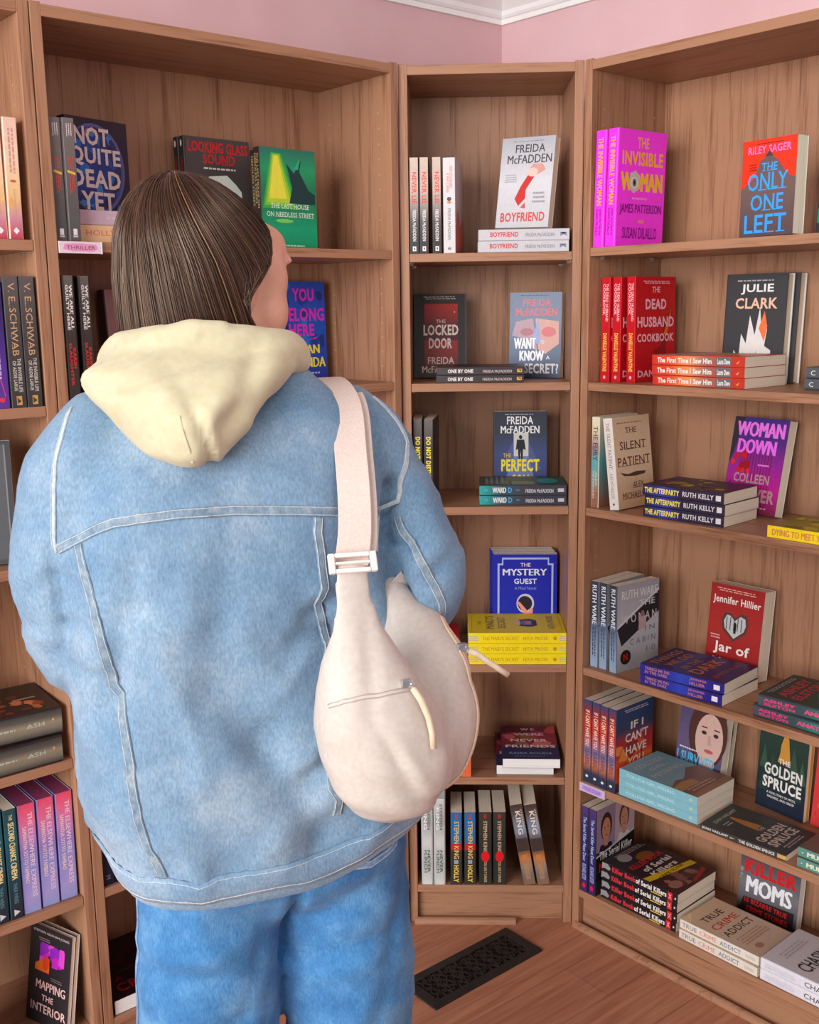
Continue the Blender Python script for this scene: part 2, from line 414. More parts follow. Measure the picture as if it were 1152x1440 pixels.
K('only', 0, 0.120, 0.178, 0.034, (92, 76, 80),
  [G_(0, 0, 1, 1, [(86, 70, 76), (110, 88, 84), (96, 84, 92)]), P_([(0, .5), (.12, .55), (.25, .62), (.34, .78), (.44, .82), (.5, .86), (.56, .82), (.66, .78), (.8, .66), (.9, .6), (1, .58), (1, 1), (0, 1)], (232, 52, 28)),
   T_('RILEY SAGER', .1, .855, .9, .935, (240, 120, 200), .02), P_([(.42, .82), (.5, .88), (.58, .82)], (70, 60, 66)), T_('THE', .37, .67, .66, .755, (60, 160, 240), .01, 1), T_('ONLY', .12, .475, .86, .655, (52, 158, 245), .012, 1), T_('ONE', .19, .265, .8, .435, (52, 158, 245), .012, 1), T_('LEFT', .09, .035, .87, .225, (52, 158, 245), .012, 1)] + BARS(.13, .68, .28, .76, 3, (120, 30, 25)) + BARS(.25, .945, .8, .965, 1, (120, 30, 25)))
K('forest', 0, 0.137, 0.19, 0.03, (42, 38, 42), [R_(0, .72, 1, 1, (0, 172, 125)), R_(0, .1, 1, .24, (0, 130, 120)), T_('2', .03, .48, .1, .58, (240, 220, 90))])
RD = (196, 18, 30); PK = (242, 178, 188)
K('red', 0, 0.140, 0.229, 0.0235, RD,
  [P_([(.45, .3), (.62, .34), (.72, .55), (.9, .74), (.92, .66), (.8, .5), (.76, .3), (.86, .12), (.6, .05)], (150, 20, 26)), P_([(.7, .45), (.82, .6), (.9, .72), (.86, .58), (.78, .44)], (215, 110, 40))] + BARS(.18, .93, .9, .965, 2, PK) +
  [T_('THE', .4, .85, .6, .905, PK, .02), T_('DEAD', .24, .69, .76, .79, PK, .035), T_('HUSBAND', .04, .52, .96, .62, PK, .035), T_('COOKBOOK', .04, .38, .96, .46, PK, .035), T_('DANIELLE', .06, .045, .94, .11, PK, .03)],
  [T_('THE DEAD HUSBAND', .06, .52, .42, .86, PK, .03), T_('COOKBOOK', .06, .14, .36, .48, PK, .03), T_('DANIELLE VALENTINE', .53, .24, .9, .76, (240, 190, 90), .03), E_(.955, .5, .016, .16, PK)])
K('firsttime', 0, 0.155, 0.222, 0.021, (206, 62, 40),
  [G_(0, 0, 1, 1, [(200, 70, 45), (225, 130, 70), (175, 150, 150), (120, 120, 125)])] + BARS(.1, .5, .9, .9, 4, (240, 210, 190)),
  [G_(0, 0, 1, 1, [(206, 48, 40), (222, 80, 42), (236, 150, 90), (150, 110, 100), (196, 60, 40), (190, 52, 38)], False), R_(.70, 0, .86, 1, (112, 104, 108)), T_('The First Time I Saw Him', .06, .2, .66, .8, WHT, .035), T_('Laura Dave', .72, .2, .85, .8, WHT, .03), P_([(.91, .3), (.95, .7), (.935, .3)], (235, 150, 90))])
K('flames', 1, 0.146, 0.229, 0.027, (62, 62, 66),
  BARS(.16, .925, .84, .95, 1, (170, 170, 172)) + [T_('JULIE', .24, .81, .78, .905, WHT, .025), T_('CLARK', .16, .68, .86, .78, (240, 190, 165), .025),
   P_([(.16, .02), (.18, .3), (.27, .22), (.29, .45), (.38, .36), (.42, .62), (.52, .44), (.58, .7), (.63, .47), (.72, .5), (.69, .34), (.8, .3), (.78, .02)], (226, 222, 220)), P_([(.58, .5), (.66, .66), (.72, .52), (.68, .38)], (235, 120, 70)), P_([(.34, .06), (.4, .26), (.5, .16), (.56, .3), (.64, .08)], (176, 170, 168)), P_([(.24, .04), (.3, .16), (.36, .05)], (200, 194, 192))], spine_base=(54, 54, 58))
K('charcoal', 1, 0.150, 0.225, 0.022, (84, 88, 96), [], [T_('C', .045, .15, .085, .8, WHT, .0)], back=(70, 72, 80))
K('fury', 0, 0.137, 0.207, 0.022, (226, 218, 190), [G_(0, 0, 1, 1, [(150, 96, 74), (90, 170, 176), (226, 218, 190)])],
  [G_(0, 0, 1, 1, [(228, 224, 196), (220, 206, 176), (150, 120, 130), (96, 176, 184), (120, 170, 170), (160, 110, 86), (150, 104, 84)], False), T_('THE FURY', .1, .18, .48, .82, (70, 62, 58), .0, 1), T_('ALEX', .6, .55, .76, .85, (210, 200, 190)), T_('MICHAELIDES', .6, .15, .9, .45, (210, 200, 190))])
K('cream', 0, 0.135, 0.206, 0.025, (226, 194, 160),
  [G_(0, 0, 1, 1, [(206, 170, 136), (236, 206, 172), (226, 194, 160)])] + BARS(.1, .92, .85, .945, 1, (160, 120, 100)) + [T_('THE', .32, .82, .62, .88, (96, 58, 48), .004, 1), T_('SILENT', .14, .64, .86, .73, (96, 58, 48), .004, 1), T_('PATIENT', .06, .46, .94, .56, (96, 58, 48), .004, 1),
   P_([(.1, .4), (.3, .37), (.55, .39), (.8, .38), (.76, .35), (.5, .34), (.2, .355)], (92, 60, 48)), P_([(.1, .4), (.3, .37), (.55, .39), (.8, .38), (.82, .41), (.4, .42)], (232, 206, 176)), T_('ALEX', .42, .21, .72, .28, (110, 72, 60), .004, 1), T_('MICHAELIDES', .12, .1, .9, .17, (110, 72, 60), .004, 1)],
  [T_('THE SILENT PATIENT', .05, .3, .55, .7, (132, 112, 108), .0, 1), T_('ALEX MICHAELIDES', .6, .32, .88, .66, (150, 132, 128), .0, 1), E_(.94, .5, .012, .12, (60, 56, 56))], spine_base=(226, 220, 214))
NV = (48, 40, 62)
K('afterparty', 0, 0.137, 0.195, 0.0235, NV,
  [G_(0, 0, 1, 1, [(70, 44, 66), (52, 40, 60), (74, 46, 78)])] + BLOBS(.1, .1, .9, .9, 16, [(176, 158, 62), (110, 60, 84), (66, 50, 96), (150, 130, 60)], .05, .16, 4),
  [G_(0, 0, .5, 1, [(40, 34, 58), (60, 66, 160), (40, 34, 58)], False), T_('THE AFTERPARTY', .02, .22, .46, .78, (246, 226, 84), .04), T_('RUTH KELLY', .50, .24, .88, .76, (214, 208, 214), .03), R_(.905, .22, .965, .78, (222, 218, 222))])
K('down', 0, 0.140, 0.207, 0.027, (70, 40, 76),
  [G_(0, 0, 1, 1, [(110, 30, 60), (186, 24, 140), (150, 36, 150), (84, 44, 130), (66, 50, 140)]), P_([(0, 1), (.18, 1), (.06, .6), (0, .5)], (52, 46, 60)), P_([(0, .2), (.1, .34), (.06, .05), (0, 0)], (40, 52, 58))] +
  [R_(.22+.055*i, .05, .235+.055*i, .62, (120, 20, 66)) for i in range(11)] + BLOBS(.05, .4, .4, .68, 9, [(200, 26, 36), (226, 40, 44), (160, 18, 30)], .05, .1, 5) +
  [T_('WOMAN', .06, .80, .95, .955, (240, 120, 232), .04), T_('DOWN', .12, .62, .84, .77, (240, 110, 238), .04)] + BARS(.55, .49, .78, .53, 1, (240, 130, 220)) + [T_('COLLEEN', .14, .31, .8, .41, (180, 140, 146), .03), T_('HOOVER', .06, .12, .94, .26, (176, 134, 140), .035)] + BARS(.1, .05, .9, .08, 1, (190, 160, 160)))
K('yellowflat', 0, 0.137, 0.200, 0.024, (238, 208, 30), [G_(0, 0, 1, 1, [(150, 136, 40), (176, 156, 46), (140, 124, 44)])] + BLOBS(.05, .05, .95, .95, 14, [(186, 160, 40), (120, 110, 50), (206, 180, 50)], .06, .16, 6),
  [T_('DYING TO MEET YOU', .05, .2, .64, .8, (206, 130, 70), .03), T_('SARAH', .7, .3, .9, .6, (180, 120, 60))])
K('greyslash', 0, 0.138, 0.206, 0.0235, (176, 176, 184),
  [G_(0, 0, 1, 1, [(150, 150, 158), (190, 190, 198), (160, 160, 170)]), P_([(0, .5), (1, .86), (1, .62), (.1, .3)], (40, 40, 46)), P_([(.0, .53), (1, .89), (1, .87), (0, .51)], (220, 220, 224)), T_('RUTH WARE', .1, .83, .96, .93, (226, 224, 226), .012), T_('THE', .52, .72, .9, .79, (216, 214, 216), .01), T_('W O M A N', .1, .55, .94, .65, (206, 204, 206), .008),
   E_(.6, .62, .05, .045, (150, 110, 100)), P_([(.52, .6), (.68, .6), (.7, .47), (.5, .43)], (190, 160, 166)), T_('I N', .66, .42, .9, .48, (120, 122, 130), .006), T_('C A B I N', .3, .29, .92, .36, (120, 122, 130), .006), T_('1 0', .7, .17, .92, .24, (130, 132, 140), .006),
   E_(.2, .165, .125, .085, (34, 22, 24)), T_('N', .15, .125, .25, .205, (190, 24, 30), .03)],
  [G_(0, 0, 1, 1, [(58, 62, 74), (62, 66, 80), (52, 58, 72), (110, 132, 164), (140, 164, 196), (150, 172, 200)], False), T_('RUTH WARE', .04, .2, .5, .8, (224, 230, 240), .02)] + BARS(.52, .2, .9, .8, 2, (60, 70, 90), 3), spine_base=(90, 100, 120))
K('heart', 0, 0.136, 0.206, 0.044, (160, 34, 34),
  [G_(0, 0, 1, 1, [(140, 26, 28), (176, 44, 40), (160, 34, 36)])] + BARS(.1, .92, .9, .965, 2, (226, 170, 160)) + [T_('Jennifer Hillier', .05, .77, .95, .875, (240, 226, 220), .02, 0), T_('Jar of', .14, .215, .82, .36, (240, 228, 224), .022), T_('Hearts', .14, .04, .86, .18, (240, 228, 224), .022),
   P_([(.5, .385), (.28, .50), (.24, .61), (.3, .70), (.4, .70), (.5, .65), (.6, .71), (.72, .70), (.76, .61), (.72, .50)], (92, 60, 56)), P_([(.5, .42), (.32, .52), (.29, .60), (.34, .67), (.4, .67), (.5, .62), (.6, .68), (.69, .66), (.71, .59), (.68, .52)], (196, 196, 196))] +
  [R_(.34+.07*i, .51, .355+.07*i, .65, (50, 50, 54)) for i in range(5)] + [P_([(.49, .48), (.53, .48), (.54, .58), (.51, .61), (.48, .58)], (24, 24, 26))] + BARS(.06, .38, .26, .44, 2, (230, 180, 170)))
PB_ = (44, 36, 92)
K('indigo', 0, 0.149, 0.205, 0.0245, PB_,
  [G_(0, 0, 1, 1, [(50, 34, 92), (46, 42, 112), (58, 40, 86)]), P_([(0, .4), (.5, .62), (1, .55), (1, .72), (.4, .75), (0, .6)], (58, 66, 132)), T_('THINGS', .1, .84, .9, .94, (170, 104, 66), .02), T_('WE DO', .16, .68, .84, .79, (170, 104, 66), .02), T_('IN THE', .2, .52, .7, .61, (170, 104, 66), .02), T_('DARK', .12, .32, .88, .48, (186, 112, 66), .025), T_('JENNIFER HILLIER', .12, .12, .88, .2, (150, 90, 80), .02)],
  [G_(0, 0, 1, 1, [(44, 40, 150), (40, 36, 140), (50, 70, 190), (44, 38, 146), (38, 32, 130)], False), T_('THINGS WE DO', .06, .54, .36, .86, (196, 130, 120), .02), T_('IN THE DARK', .06, .14, .34, .46, (196, 130, 120), .02), T_('JENNIFER', .6, .55, .8, .86, (196, 120, 110), .02), T_('HILLIER', .6, .14, .78, .45, (196, 120, 110), .02), R_(.88, .24, .95, .76, (236, 236, 240))])
K('teal', 1, 0.158, 0.233, 0.027, (52, 66, 70),
  [G_(0, 0, 1, 1, [(10, 120, 100), (40, 80, 78), (46, 60, 62), (46, 58, 60)]), P_([(0, .46), (.5, .62), (1, .5), (1, .3), (.5, .42), (0, .3)], (0, 128, 96)), T_('ASHLEY', .1, .78, .9, .88, (190, 44, 66), .03), T_('ELSTON', .1, .65, .9, .75, (190, 44, 66), .03), T_('ANATOMY', .06, .38, .96, .5, (210, 50, 70), .03), T_('OF AN ALIBI', .1, .2, .9, .3, (210, 50, 70), .02)] + BARS(.1, .92, .9, .97, 2, (160, 170, 165)),
  [G_(0, 0, 1, 1, [(74, 84, 96), (66, 78, 88), (58, 80, 86), (40, 130, 120), (0, 150, 130), (60, 90, 100)], False), T_('ASHLEY', .05, .54, .34, .88, (238, 60, 130), .04), T_('ELSTON', .06, .12, .34, .44, (230, 50, 120), .04), T_('ANATOMY', .42, .28, .8, .74, (238, 70, 130), .04), T_('OF AN ALIBI', .82, .3, .97, .6, (238, 90, 140), .02)])
K('sunset', 0, 0.138, 0.205, 0.0235, (40, 62, 96),
  [G_(0, 0, 1, 1, [(40, 44, 60), (150, 60, 44), (226, 120, 50), (196, 50, 40), (176, 44, 44), (60, 62, 92), (36, 62, 104), (36, 66, 110)])] + BLOBS(0, .08, 1, .55, 12, [(220, 80, 44), (150, 40, 40), (236, 140, 60)], .1, .22, 7) + BARS(.2, .92, .9, .965, 2, (200, 200, 210)) +
  [T_('IF I', .38, .71, .72, .80, (238, 224, 210), .025), T_("CAN'T", .24, .56, .86, .67, (238, 218, 206), .025), T_('HAVE', .26, .41, .82, .51, (238, 216, 200), .025), T_('YOU', .32, .26, .76, .37, (236, 206, 180), .025), T_('ISABEL', .24, .1, .8, .17, (230, 200, 180))],
  [G_(0, 0, 1, 1, [(44, 76, 124), (150, 50, 48), (206, 70, 44), (190, 56, 44), (180, 100, 110), (120, 110, 150), (214, 120, 70), (54, 60, 84), (48, 56, 80)], False), T_("IF I CAN'T HAVE YOU", .12, .2, .56, .8, (244, 226, 214), .025), T_('ISABEL', .6, .2, .8, .8, (90, 80, 120)), E_(.93, .5, .016, .2, WHT)])
K('portrait', 0, 0.128, 0.206, 0.027, (98, 88, 128),
  [G_(0, 0, 1, 1, [(60, 56, 96), (106, 92, 130), (84, 74, 112)]), E_(.64, .66, .42, .4, (86, 50, 44)), R_(.52, .2, .82, .42, (206, 164, 152)), E_(.68, .6, .3, .29, (222, 184, 172)), E_(.56, .66, .055, .022, (70, 48, 50)), E_(.82, .66, .055, .022, (70, 48, 50)), P_([(.66, .64), (.71, .64), (.74, .53), (.66, .53)], (206, 162, 150)), E_(.7, .46, .1, .022, (190, 96, 104)), R_(.5, .715, .62, .73, (90, 56, 50)), R_(.77, .715, .89, .73, (90, 56, 50)),
   T_('I SURVIVED', .03, .26, .86, .38, (80, 190, 236), .03), P_([(0, 0), (1, 0), (1, .2), (0, .24)], (46, 44, 80))] + BARS(.06, .40, .5, .44, 1, (220, 214, 226)))
K('skyblue', 0, 0.145, 0.21, 0.022, (132, 190, 206),
  [G_(0, 0, 1, 1, [(160, 110, 80), (120, 100, 96), (130, 160, 170), (126, 156, 168), (120, 158, 174), (124, 164, 178)]), P_([(0, .32), (.25, .4), (.4, .36), (.6, .44), (.78, .52), (1, .46), (1, .1), (0, .08)], (128, 92, 84)), P_([(0, .3), (.3, .34), (.5, .3), (.5, .2), (0, .2)], (170, 130, 80)), T_('COLLEGE', .14, .82, .84, .9, (176, 186, 186), .012), T_('GIRL,', .28, .70, .72, .77, (176, 186, 186), .012), T_('MISSING', .1, .57, .86, .65, (176, 186, 186), .012)] + BARS(.1, .1, .8, .2, 2, (190, 150, 120)),
  [T_('COLLEGE GIRL, MISSING', .1, .3, .72, .72, (184, 226, 236), .02), E_(.92, .5, .022, .2, (196, 206, 176))])
DG = (44, 62, 60)
K('spruce', 0, 0.127, 0.206, 0.02, DG,
  [G_(0, 0, 1, 1, [(30, 40, 62), (34, 50, 56), (44, 66, 58), (52, 74, 64)])] + [P_([(x-.09, y), (x, y+.26), (x+.09, y)], c) for x, y, c in ((.12, .45, (62, 92, 72)), (.3, .4, (50, 76, 62)), (.72, .52, (60, 88, 72)), (.9, .4, (66, 94, 78)), (.12, .2, (40, 62, 58)), (.85, .2, (44, 66, 60)))] +
  [P_([(.40, .56), (.44, .66), (.45, .76), (.5, .86), (.55, .9), (.6, .84), (.62, .74), (.64, .66), (.66, .56)], (214, 154, 64)), T_('THE', .42, .545, .66, .605, (240, 238, 232), .02), T_('GOLDEN', .14, .39, .92, .52, (240, 238, 232), .035), T_('SPRUCE', .12, .24, .92, .37, (240, 238, 232), .035), T_('A TRUE STORY OF MYTH,', .22, .175, .82, .205, (230, 228, 222)), T_('MADNESS, AND GREED', .24, .13, .8, .16, (230, 228, 222)), ] + BARS(.12, .88, .36, .96, 3, (200, 206, 200)), back=(222, 158, 60))
K('spruceflat', 0, 0.132, 0.199, 0.0135, (62, 62, 62),
  [G_(0, 0, 1, 1, [(58, 54, 60), (62, 62, 60), (56, 60, 58)]), P_([(.42, .5), (.44, .66), (.5, .84), (.56, .84), (.6, .66), (.62, .5)], (172, 118, 60)), T_('THE', .42, .44, .6, .49, (186, 160, 150), .02), T_('GOLDEN', .12, .29, .9, .41, (196, 176, 166), .035), T_('SPRUCE', .12, .15, .9, .27, (196, 176, 166), .035), T_('JOHN VAILLANT', .16, .86, .84, .92, (176, 164, 156), .02)] + BARS(.2, .05, .8, .12, 2, (166, 150, 144)) + BARS(.2, .74, .4, .82, 2, (170, 160, 150)),
  [T_('JOHN VAILLANT', .02, .18, .34, .82, (224, 222, 220), .03), P_([(.36, .3), (.36, .7), (.42, .5)], (190, 170, 140)), T_('THE GOLDEN SPRUCE', .46, .18, .87, .82, (224, 222, 220), .03), P_([(.9, .1), (.9, .9), (1, .9), (1, .1)], (206, 168, 96))])
K('reddot', 0, 0.13, 0.2, 0.02, (222, 60, 62), BLOBS(.05, .05, .95, .9, 14, [(190, 40, 46), (240, 90, 84)], .03, .08, 9))
K('sage', 0, 0.137, 0.196, 0.0195, (94, 146, 138), [G_(0, 0, 1, 1, [(112, 84, 78), (130, 100, 90), (110, 90, 86)]), P_([(.2, .6), (.5, .9), (.8, .6)], (210, 180, 150))],
  [T_('MURDER', .1, .22, .44, .8, (222, 232, 196), .03), E_(.05, .5, .008, .08, (222, 232, 196)), T_('MYSTERIES', .5, .3, .9, .7, (222, 232, 196))])
K('truecover', 0, 0.145, 0.222, 0.022, (36, 34, 40),
  [R_(0, .5, 1, 1, (150, 126, 150)), R_(.48, .5, 1, 1, (186, 160, 170))] + FACE(.25, .74, .13, (190, 130, 106), (48, 34, 34), (36, 32, 40)) + FACE(.72, .77, .12, (196, 140, 116), (96, 56, 46), (210, 206, 210)) +
  [P_([(0, .44), (1, .58), (1, .3), (0, .16)], (20, 18, 20)), P_([(0, .46), (1, .6), (1, .58), (0, .44)], (200, 196, 196)), T_('The Serial Killer', .08, .40, .94, .5, (226, 222, 220), .02), T_('Next Door', .08, .26, .94, .37, (206, 24, 32), .025)] + BARS(.2, .05, .8, .1, 1, (150, 150, 150)),
  [G_(0, 0, 1, 1, [(84, 60, 120), (44, 44, 110), (40, 40, 104), (46, 44, 110), (70, 40, 96)], False), T_('The Serial Killer Next Door', .12, .25, .64, .75, (196, 204, 236), .015), T_('RICHARD ESTEP', .67, .2, .86, .8, (170, 180, 224), .02), E_(.925, .5, .03, .26, (214, 30, 80))])
K('killerbook', 0, 0.155, 0.213, 0.0235, (34, 28, 32),
  [G_(0, 0, 1, 1, [(84, 44, 44), (60, 34, 36), (40, 32, 36), (34, 32, 36)])] + BLOBS(.05, .05, .95, .3, 14, [(130, 86, 76), (90, 56, 54), (60, 40, 42), (150, 100, 86)], .06, .13, 11) + [E_(.3, .86, .13, .08, (140, 136, 138)), E_(.6, .74, .18, .08, (130, 76, 36)), T_('KILLER BOOK', .1, .62, .9, .71, (190, 40, 50), .03), T_('of Serial', .2, .5, .86, .59, (222, 212, 208), .03), T_('Killers', .2, .39, .8, .47, (222, 212, 208), .03), P_([(0, .36), (1, .24), (1, .33), (0, .45)], (220, 180, 30)), T_('CRIME SCENE', .2, .315, .8, .355, (60, 50, 20), .02), E_(.22, .14, .13, .07, (160, 110, 96)), P_([(.5, .06), (.95, .16), (.95, .1), (.5, .02)], (170, 40, 48))] + BARS(.2, .88, .9, .96, 3, (160, 130, 120)),
  [P_([(0, .1), (.03, .3), (.1, .2), (.12, .5), (.08, .95), (0, .9)], (150, 148, 150)), T_('Killer Book', .14, .2, .46, .84, (214, 52, 66), .045), T_('of Serial Killers', .46, .2, .86, .84, (232, 228, 226), .04), R_(.66, 0, .8, .12, (226, 190, 50)), R_(.875, 0, .935, 1, (210, 36, 44)), T_('X', .885, .2, .925, .8, (246, 160, 160), .03), E_(.972, .5, .01, .12, (226, 220, 190))])
K('moms', 0, 0.150, 0.208, 0.025, (84, 84, 90),
  [G_(0, 0, 1, 1, [(50, 50, 56), (120, 118, 124), (70, 70, 76), (96, 96, 102)]), P_([(.3, .95), (.78, .95), (.74, .7), (.5, .62), (.34, .74)], (150, 152, 160)), P_([(.45, .84), (.72, .78), (.66, .68), (.5, .74)], (214, 214, 220)), T_('KILLER', .07, .45, .95, .61, (206, 26, 34), .05), T_('MOMS', .12, .23, .9, .42, (240, 240, 246), .05), P_([(.03, .0), (.95, .0), (.95, .2), (.1, .17)], (34, 26, 28)), T_('16 BIZARRE TRUE', .12, .11, .84, .17, (196, 34, 40), .03), T_('CRIME STORIES', .16, .02, .86, .08, (196, 34, 40), .03)] + BLOBS(0, .3, .12, .5, 4, [(140, 138, 142)], .02, .05, 3), pages='white')
K('beige', 0, 0.134, 0.198, 0.021, (206, 176, 152),
  [G_(0, 0, 1, 1, [(198, 168, 146), (208, 180, 156), (206, 172, 140)]), P_([(0, 1), (.3, 1), (.1, .9), (0, .86)], (226, 190, 150)), T_('TRUE', .2, .74, .74, .84, (70, 50, 46), .012), T_('CRIME', .14, .58, .84, .68, (200, 70, 60), .012), T_('ADDICT', .12, .42, .9, .52, (66, 48, 44), .012), E_(.3, .12, .09, .045, (170, 120, 100))] + BARS(.14, .2, .86, .36, 4, (176, 140, 116)),
  [T_('TRUE', .03, .22, .22, .8, (140, 130, 128), .01), T_('CRIME', .26, .22, .48, .8, (222, 140, 130), .01), T_('ADDICT', .52, .22, .78, .8, (110, 124, 150), .01)] + BARS(.84, .3, .97, .7, 2, (190, 176, 150)), spine_base=(226, 220, 210))
K('palegrey', 1, 0.157, 0.235, 0.0255, (206, 198, 202),
  BARS(.2, .82, .8, .92, 3, (176, 166, 170)) + [T_('CHASING', .12, .58, .9, .72, (56, 46, 48), .012), T_('EVIL', .2, .36, .8, .5, (190, 40, 50), .02)],
  [T_('CHASING', .42, .2, .74, .86, (74, 74, 84), .01), T_('EVIL', .76, .2, .94, .86, (200, 40, 66), .02)] + BARS(.04, .2, .34, .8, 4, (196, 198, 214)), spine_base=(222, 222, 232), pages='white')
K('neverlie', 0, 0.137, 0.204, 0.0205, (60, 58, 60), [],
  [G_(0, 0, 1, 1, [(206, 186, 170), (200, 178, 166), (196, 176, 166), (150, 140, 136), (84, 80, 80), (56, 54, 56), (50, 48, 50)], False), T_('NEVER LIE', .15, .26, .48, .8, (214, 74, 64), .02), T_('FREIDA McFADDEN', .54, .3, .87, .72, (226, 222, 220), .02), R_(.925, .28, .975, .72, (230, 228, 226)), R_(.938, .42, .96, .58, (70, 68, 70))])
K('whitespine', 0, 0.137, 0.203, 0.027, (206, 204, 206), [G_(0, 0, 1, 1, [(170, 70, 70), (196, 186, 186), (206, 200, 204)]), P_([(0, .2), (.3, .5), (.6, .3), (1, .4), (1, .1), (0, .05)], (190, 90, 90))],
  [T_('THE HOUSEMAID', .08, .54, .32, .8, (214, 110, 100), .015), T_('IS WATCHING', .16, .26, .36, .5, (214, 110, 100), .015), E_(.43, .5, .022, .2, (70, 60, 70)), E_(.465, .5, .014, .2, (214, 110, 80)), T_('FREIDA McFADDEN', .53, .36, .86, .64, (110, 106, 112), .01), R_(.94, .35, .965, .65, (120, 118, 122))])
SV = (196, 196, 202)
K('tie', 0, 0.130, 0.200, 0.0245, SV,
  [G_(0, 0, 1, 1, [(190, 190, 196), (206, 206, 212), (170, 172, 180)])] + BARS(.2, .945, .85, .965, 1, (130, 130, 136)) + [T_('FREIDA', .26, .83, .82, .92, (70, 68, 72), .012), T_('McFADDEN', .12, .71, .96, .805, (70, 68, 72), .012),
   P_([(.54, .63), (.62, .7), (.8, .7), (.86, .63), (.72, .58), (.6, .58)], (206, 150, 140)), P_([(.56, .6), (.66, .63), (.66, .56), (.52, .42), (.52, .32), (.4, .24), (.32, .32), (.42, .46)], (196, 44, 40)), E_(.62, .61, .1, .05, (226, 190, 180)), P_([(.44, .22), (.52, .28), (.54, .21)], (190, 90, 84)), T_('BOYFRIEND', .08, .065, .92, .17, (206, 74, 70), .03)] + BARS(.1, .5, .34, .6, 4, (160, 160, 166)) + BARS(.66, .26, .9, .4, 3, (150, 150, 156)),
  [T_('BOYFRIEND', .13, .3, .44, .8, (206, 70, 66), .035), T_('FREIDA McFADDEN', .52, .3, .84, .66, (130, 130, 136), .012), P_([(.9, .7), (.97, .3), (.97, .7), (.9, .3)], (120, 130, 160))])
K('doorbook', 0, 0.128, 0.200, 0.026, (34, 28, 30),
  [R_(.17, .02, .86, .92, (40, 20, 22)), G_(.2, .66, .83, .88, [(120, 16, 18), (176, 26, 22)]), G_(.2, .1, .83, .44, [(84, 14, 16), (150, 20, 20)]), G_(.2, .44, .83, .66, [(70, 14, 16), (110, 18, 18)]), E_(.77, .78, .012, .01, (240, 190, 120)), T_('THE', .42, .65, .6, .69, (206, 190, 180), .01), T_('LOCKED', .18, .5, .84, .63, (224, 212, 204), .03), T_('DOOR', .28, .34, .72, .47, (216, 200, 194), .03), T_('FREIDA', .26, .155, .76, .24, (206, 176, 168), .02), T_('McFADDEN', .15, .05, .88, .13, (206, 186, 180), .02), G_(.965, 0, 1, 1, [(54, 50, 52), (62, 58, 58)])] + BARS(.18, .93, .84, .975, 2, (180, 170, 166)))
K('whisper', 0, 0.127, 0.200, 0.026, (96, 112, 140),
  [G_(0, 0, 1, 1, [(52, 66, 92), (84, 102, 132), (112, 124, 150), (106, 120, 146)]), P_([(.12, .66), (.45, .7), (.55, .3), (.3, .46), (.05, .5)], (176, 146, 160)), P_([(.5, .7), (.95, .66), (.96, .4), (.7, .28), (.56, .34)], (206, 158, 146)), E_(.34, .54, .13, .045, (172, 104, 120)), E_(.76, .54, .14, .06, (206, 106, 116)), P_([(.56, .7), (.46, .5), (.44, .4), (.62, .4)], (150, 160, 206)),
   T_('FREIDA', .25, .84, .8, .92, (214, 96, 104), .015), T_('McFADDEN', .12, .725, .92, .815, (214, 100, 108), .015), T_('WANT', .09, .34, .52, .47, (236, 238, 242), .03), T_('TO', .6, .4, .68, .44, (226, 228, 232)), T_('KNOW', .2, .2, .68, .32, (230, 234, 240), .03), T_('A', .72, .22, .79, .26, (226, 228, 232)), T_('SECRET?', .3, .05, .96, .17, (214, 210, 216), .03)] + BARS(.2, .955, .8, .975, 1, (70, 80, 100)))
K('onebyone', 0, 0.125, 0.198, 0.0175, (62, 54, 58), [G_(0, 0, 1, 1, [(70, 54, 52), (60, 52, 56)])],
  [G_(0, 0, 1, 1, [(74, 66, 70), (62, 54, 58), (56, 48, 52)], False), T_('ONE BY ONE', .13, .2, .42, .78, (230, 222, 220), .045), T_('FREIDA McFADDEN', .53, .22, .86, .64, (190, 172, 170), .025), R_(.92, .26, .975, .76, (226, 170, 70)), P_([(.93, .68), (.965, .34), (.965, .68)], (66, 56, 58))])
K('disturb', 0, 0.134, 0.203, 0.0215, (52, 48, 48), [R_(.3, .6, .85, .95, (44, 38, 40)), T_('DO NOT', .2, .78, .85, .9, (110, 96, 96), .01), T_('DISTURB', .2, .62, .85, .74, (110, 96, 96), .01)],
  [G_(0, 0, 1, 1, [(104, 98, 96), (64, 60, 60), (50, 46, 48), (44, 42, 44)], False), T_('DO NOT DISTURB', .2, .2, .72, .8, (236, 216, 60), .05), T_('FREIDA McFADDEN', .76, .24, .97, .7, (210, 206, 204))])
K('doorway', 0, 0.129, 0.202, 0.025, (58, 62, 84),
  [G_(0, 0, 1, 1, [(60, 74, 130), (62, 72, 124), (66, 78, 128), (54, 58, 74), (52, 54, 68)]), P_([(.1, .3), (.4, .7), (.6, .7), (.9, .3)], (78, 92, 150)), R_(.37, .46, .65, .74, (206, 204, 200)), P_([(.37, .46), (.65, .46), (.76, .2), (.22, .2)], (110, 124, 180)), E_(.5, .69, .032, .024, (30, 30, 36)), P_([(.43, .66), (.57, .66), (.6, .53), (.55, .55), (.54, .42), (.51, .42), (.5, .53), (.49, .42), (.46, .42), (.45, .55), (.41, .53)], (32, 34, 42)),
   T_('FREIDA', .24, .845, .74, .94, (232, 232, 236), .02), T_('McFADDEN', .12, .735, .86, .825, (232, 232, 236), .02), T_('THE', .17, .445, .32, .495, (206, 180, 40), .015), T_('PERFECT', .13, .275, .86, .425, (240, 222, 40), .035), T_('SON', .34, .1, .66, .24, (240, 222, 40), .035)] + BARS(.2, .955, .8, .975, 1, (180, 180, 188)))
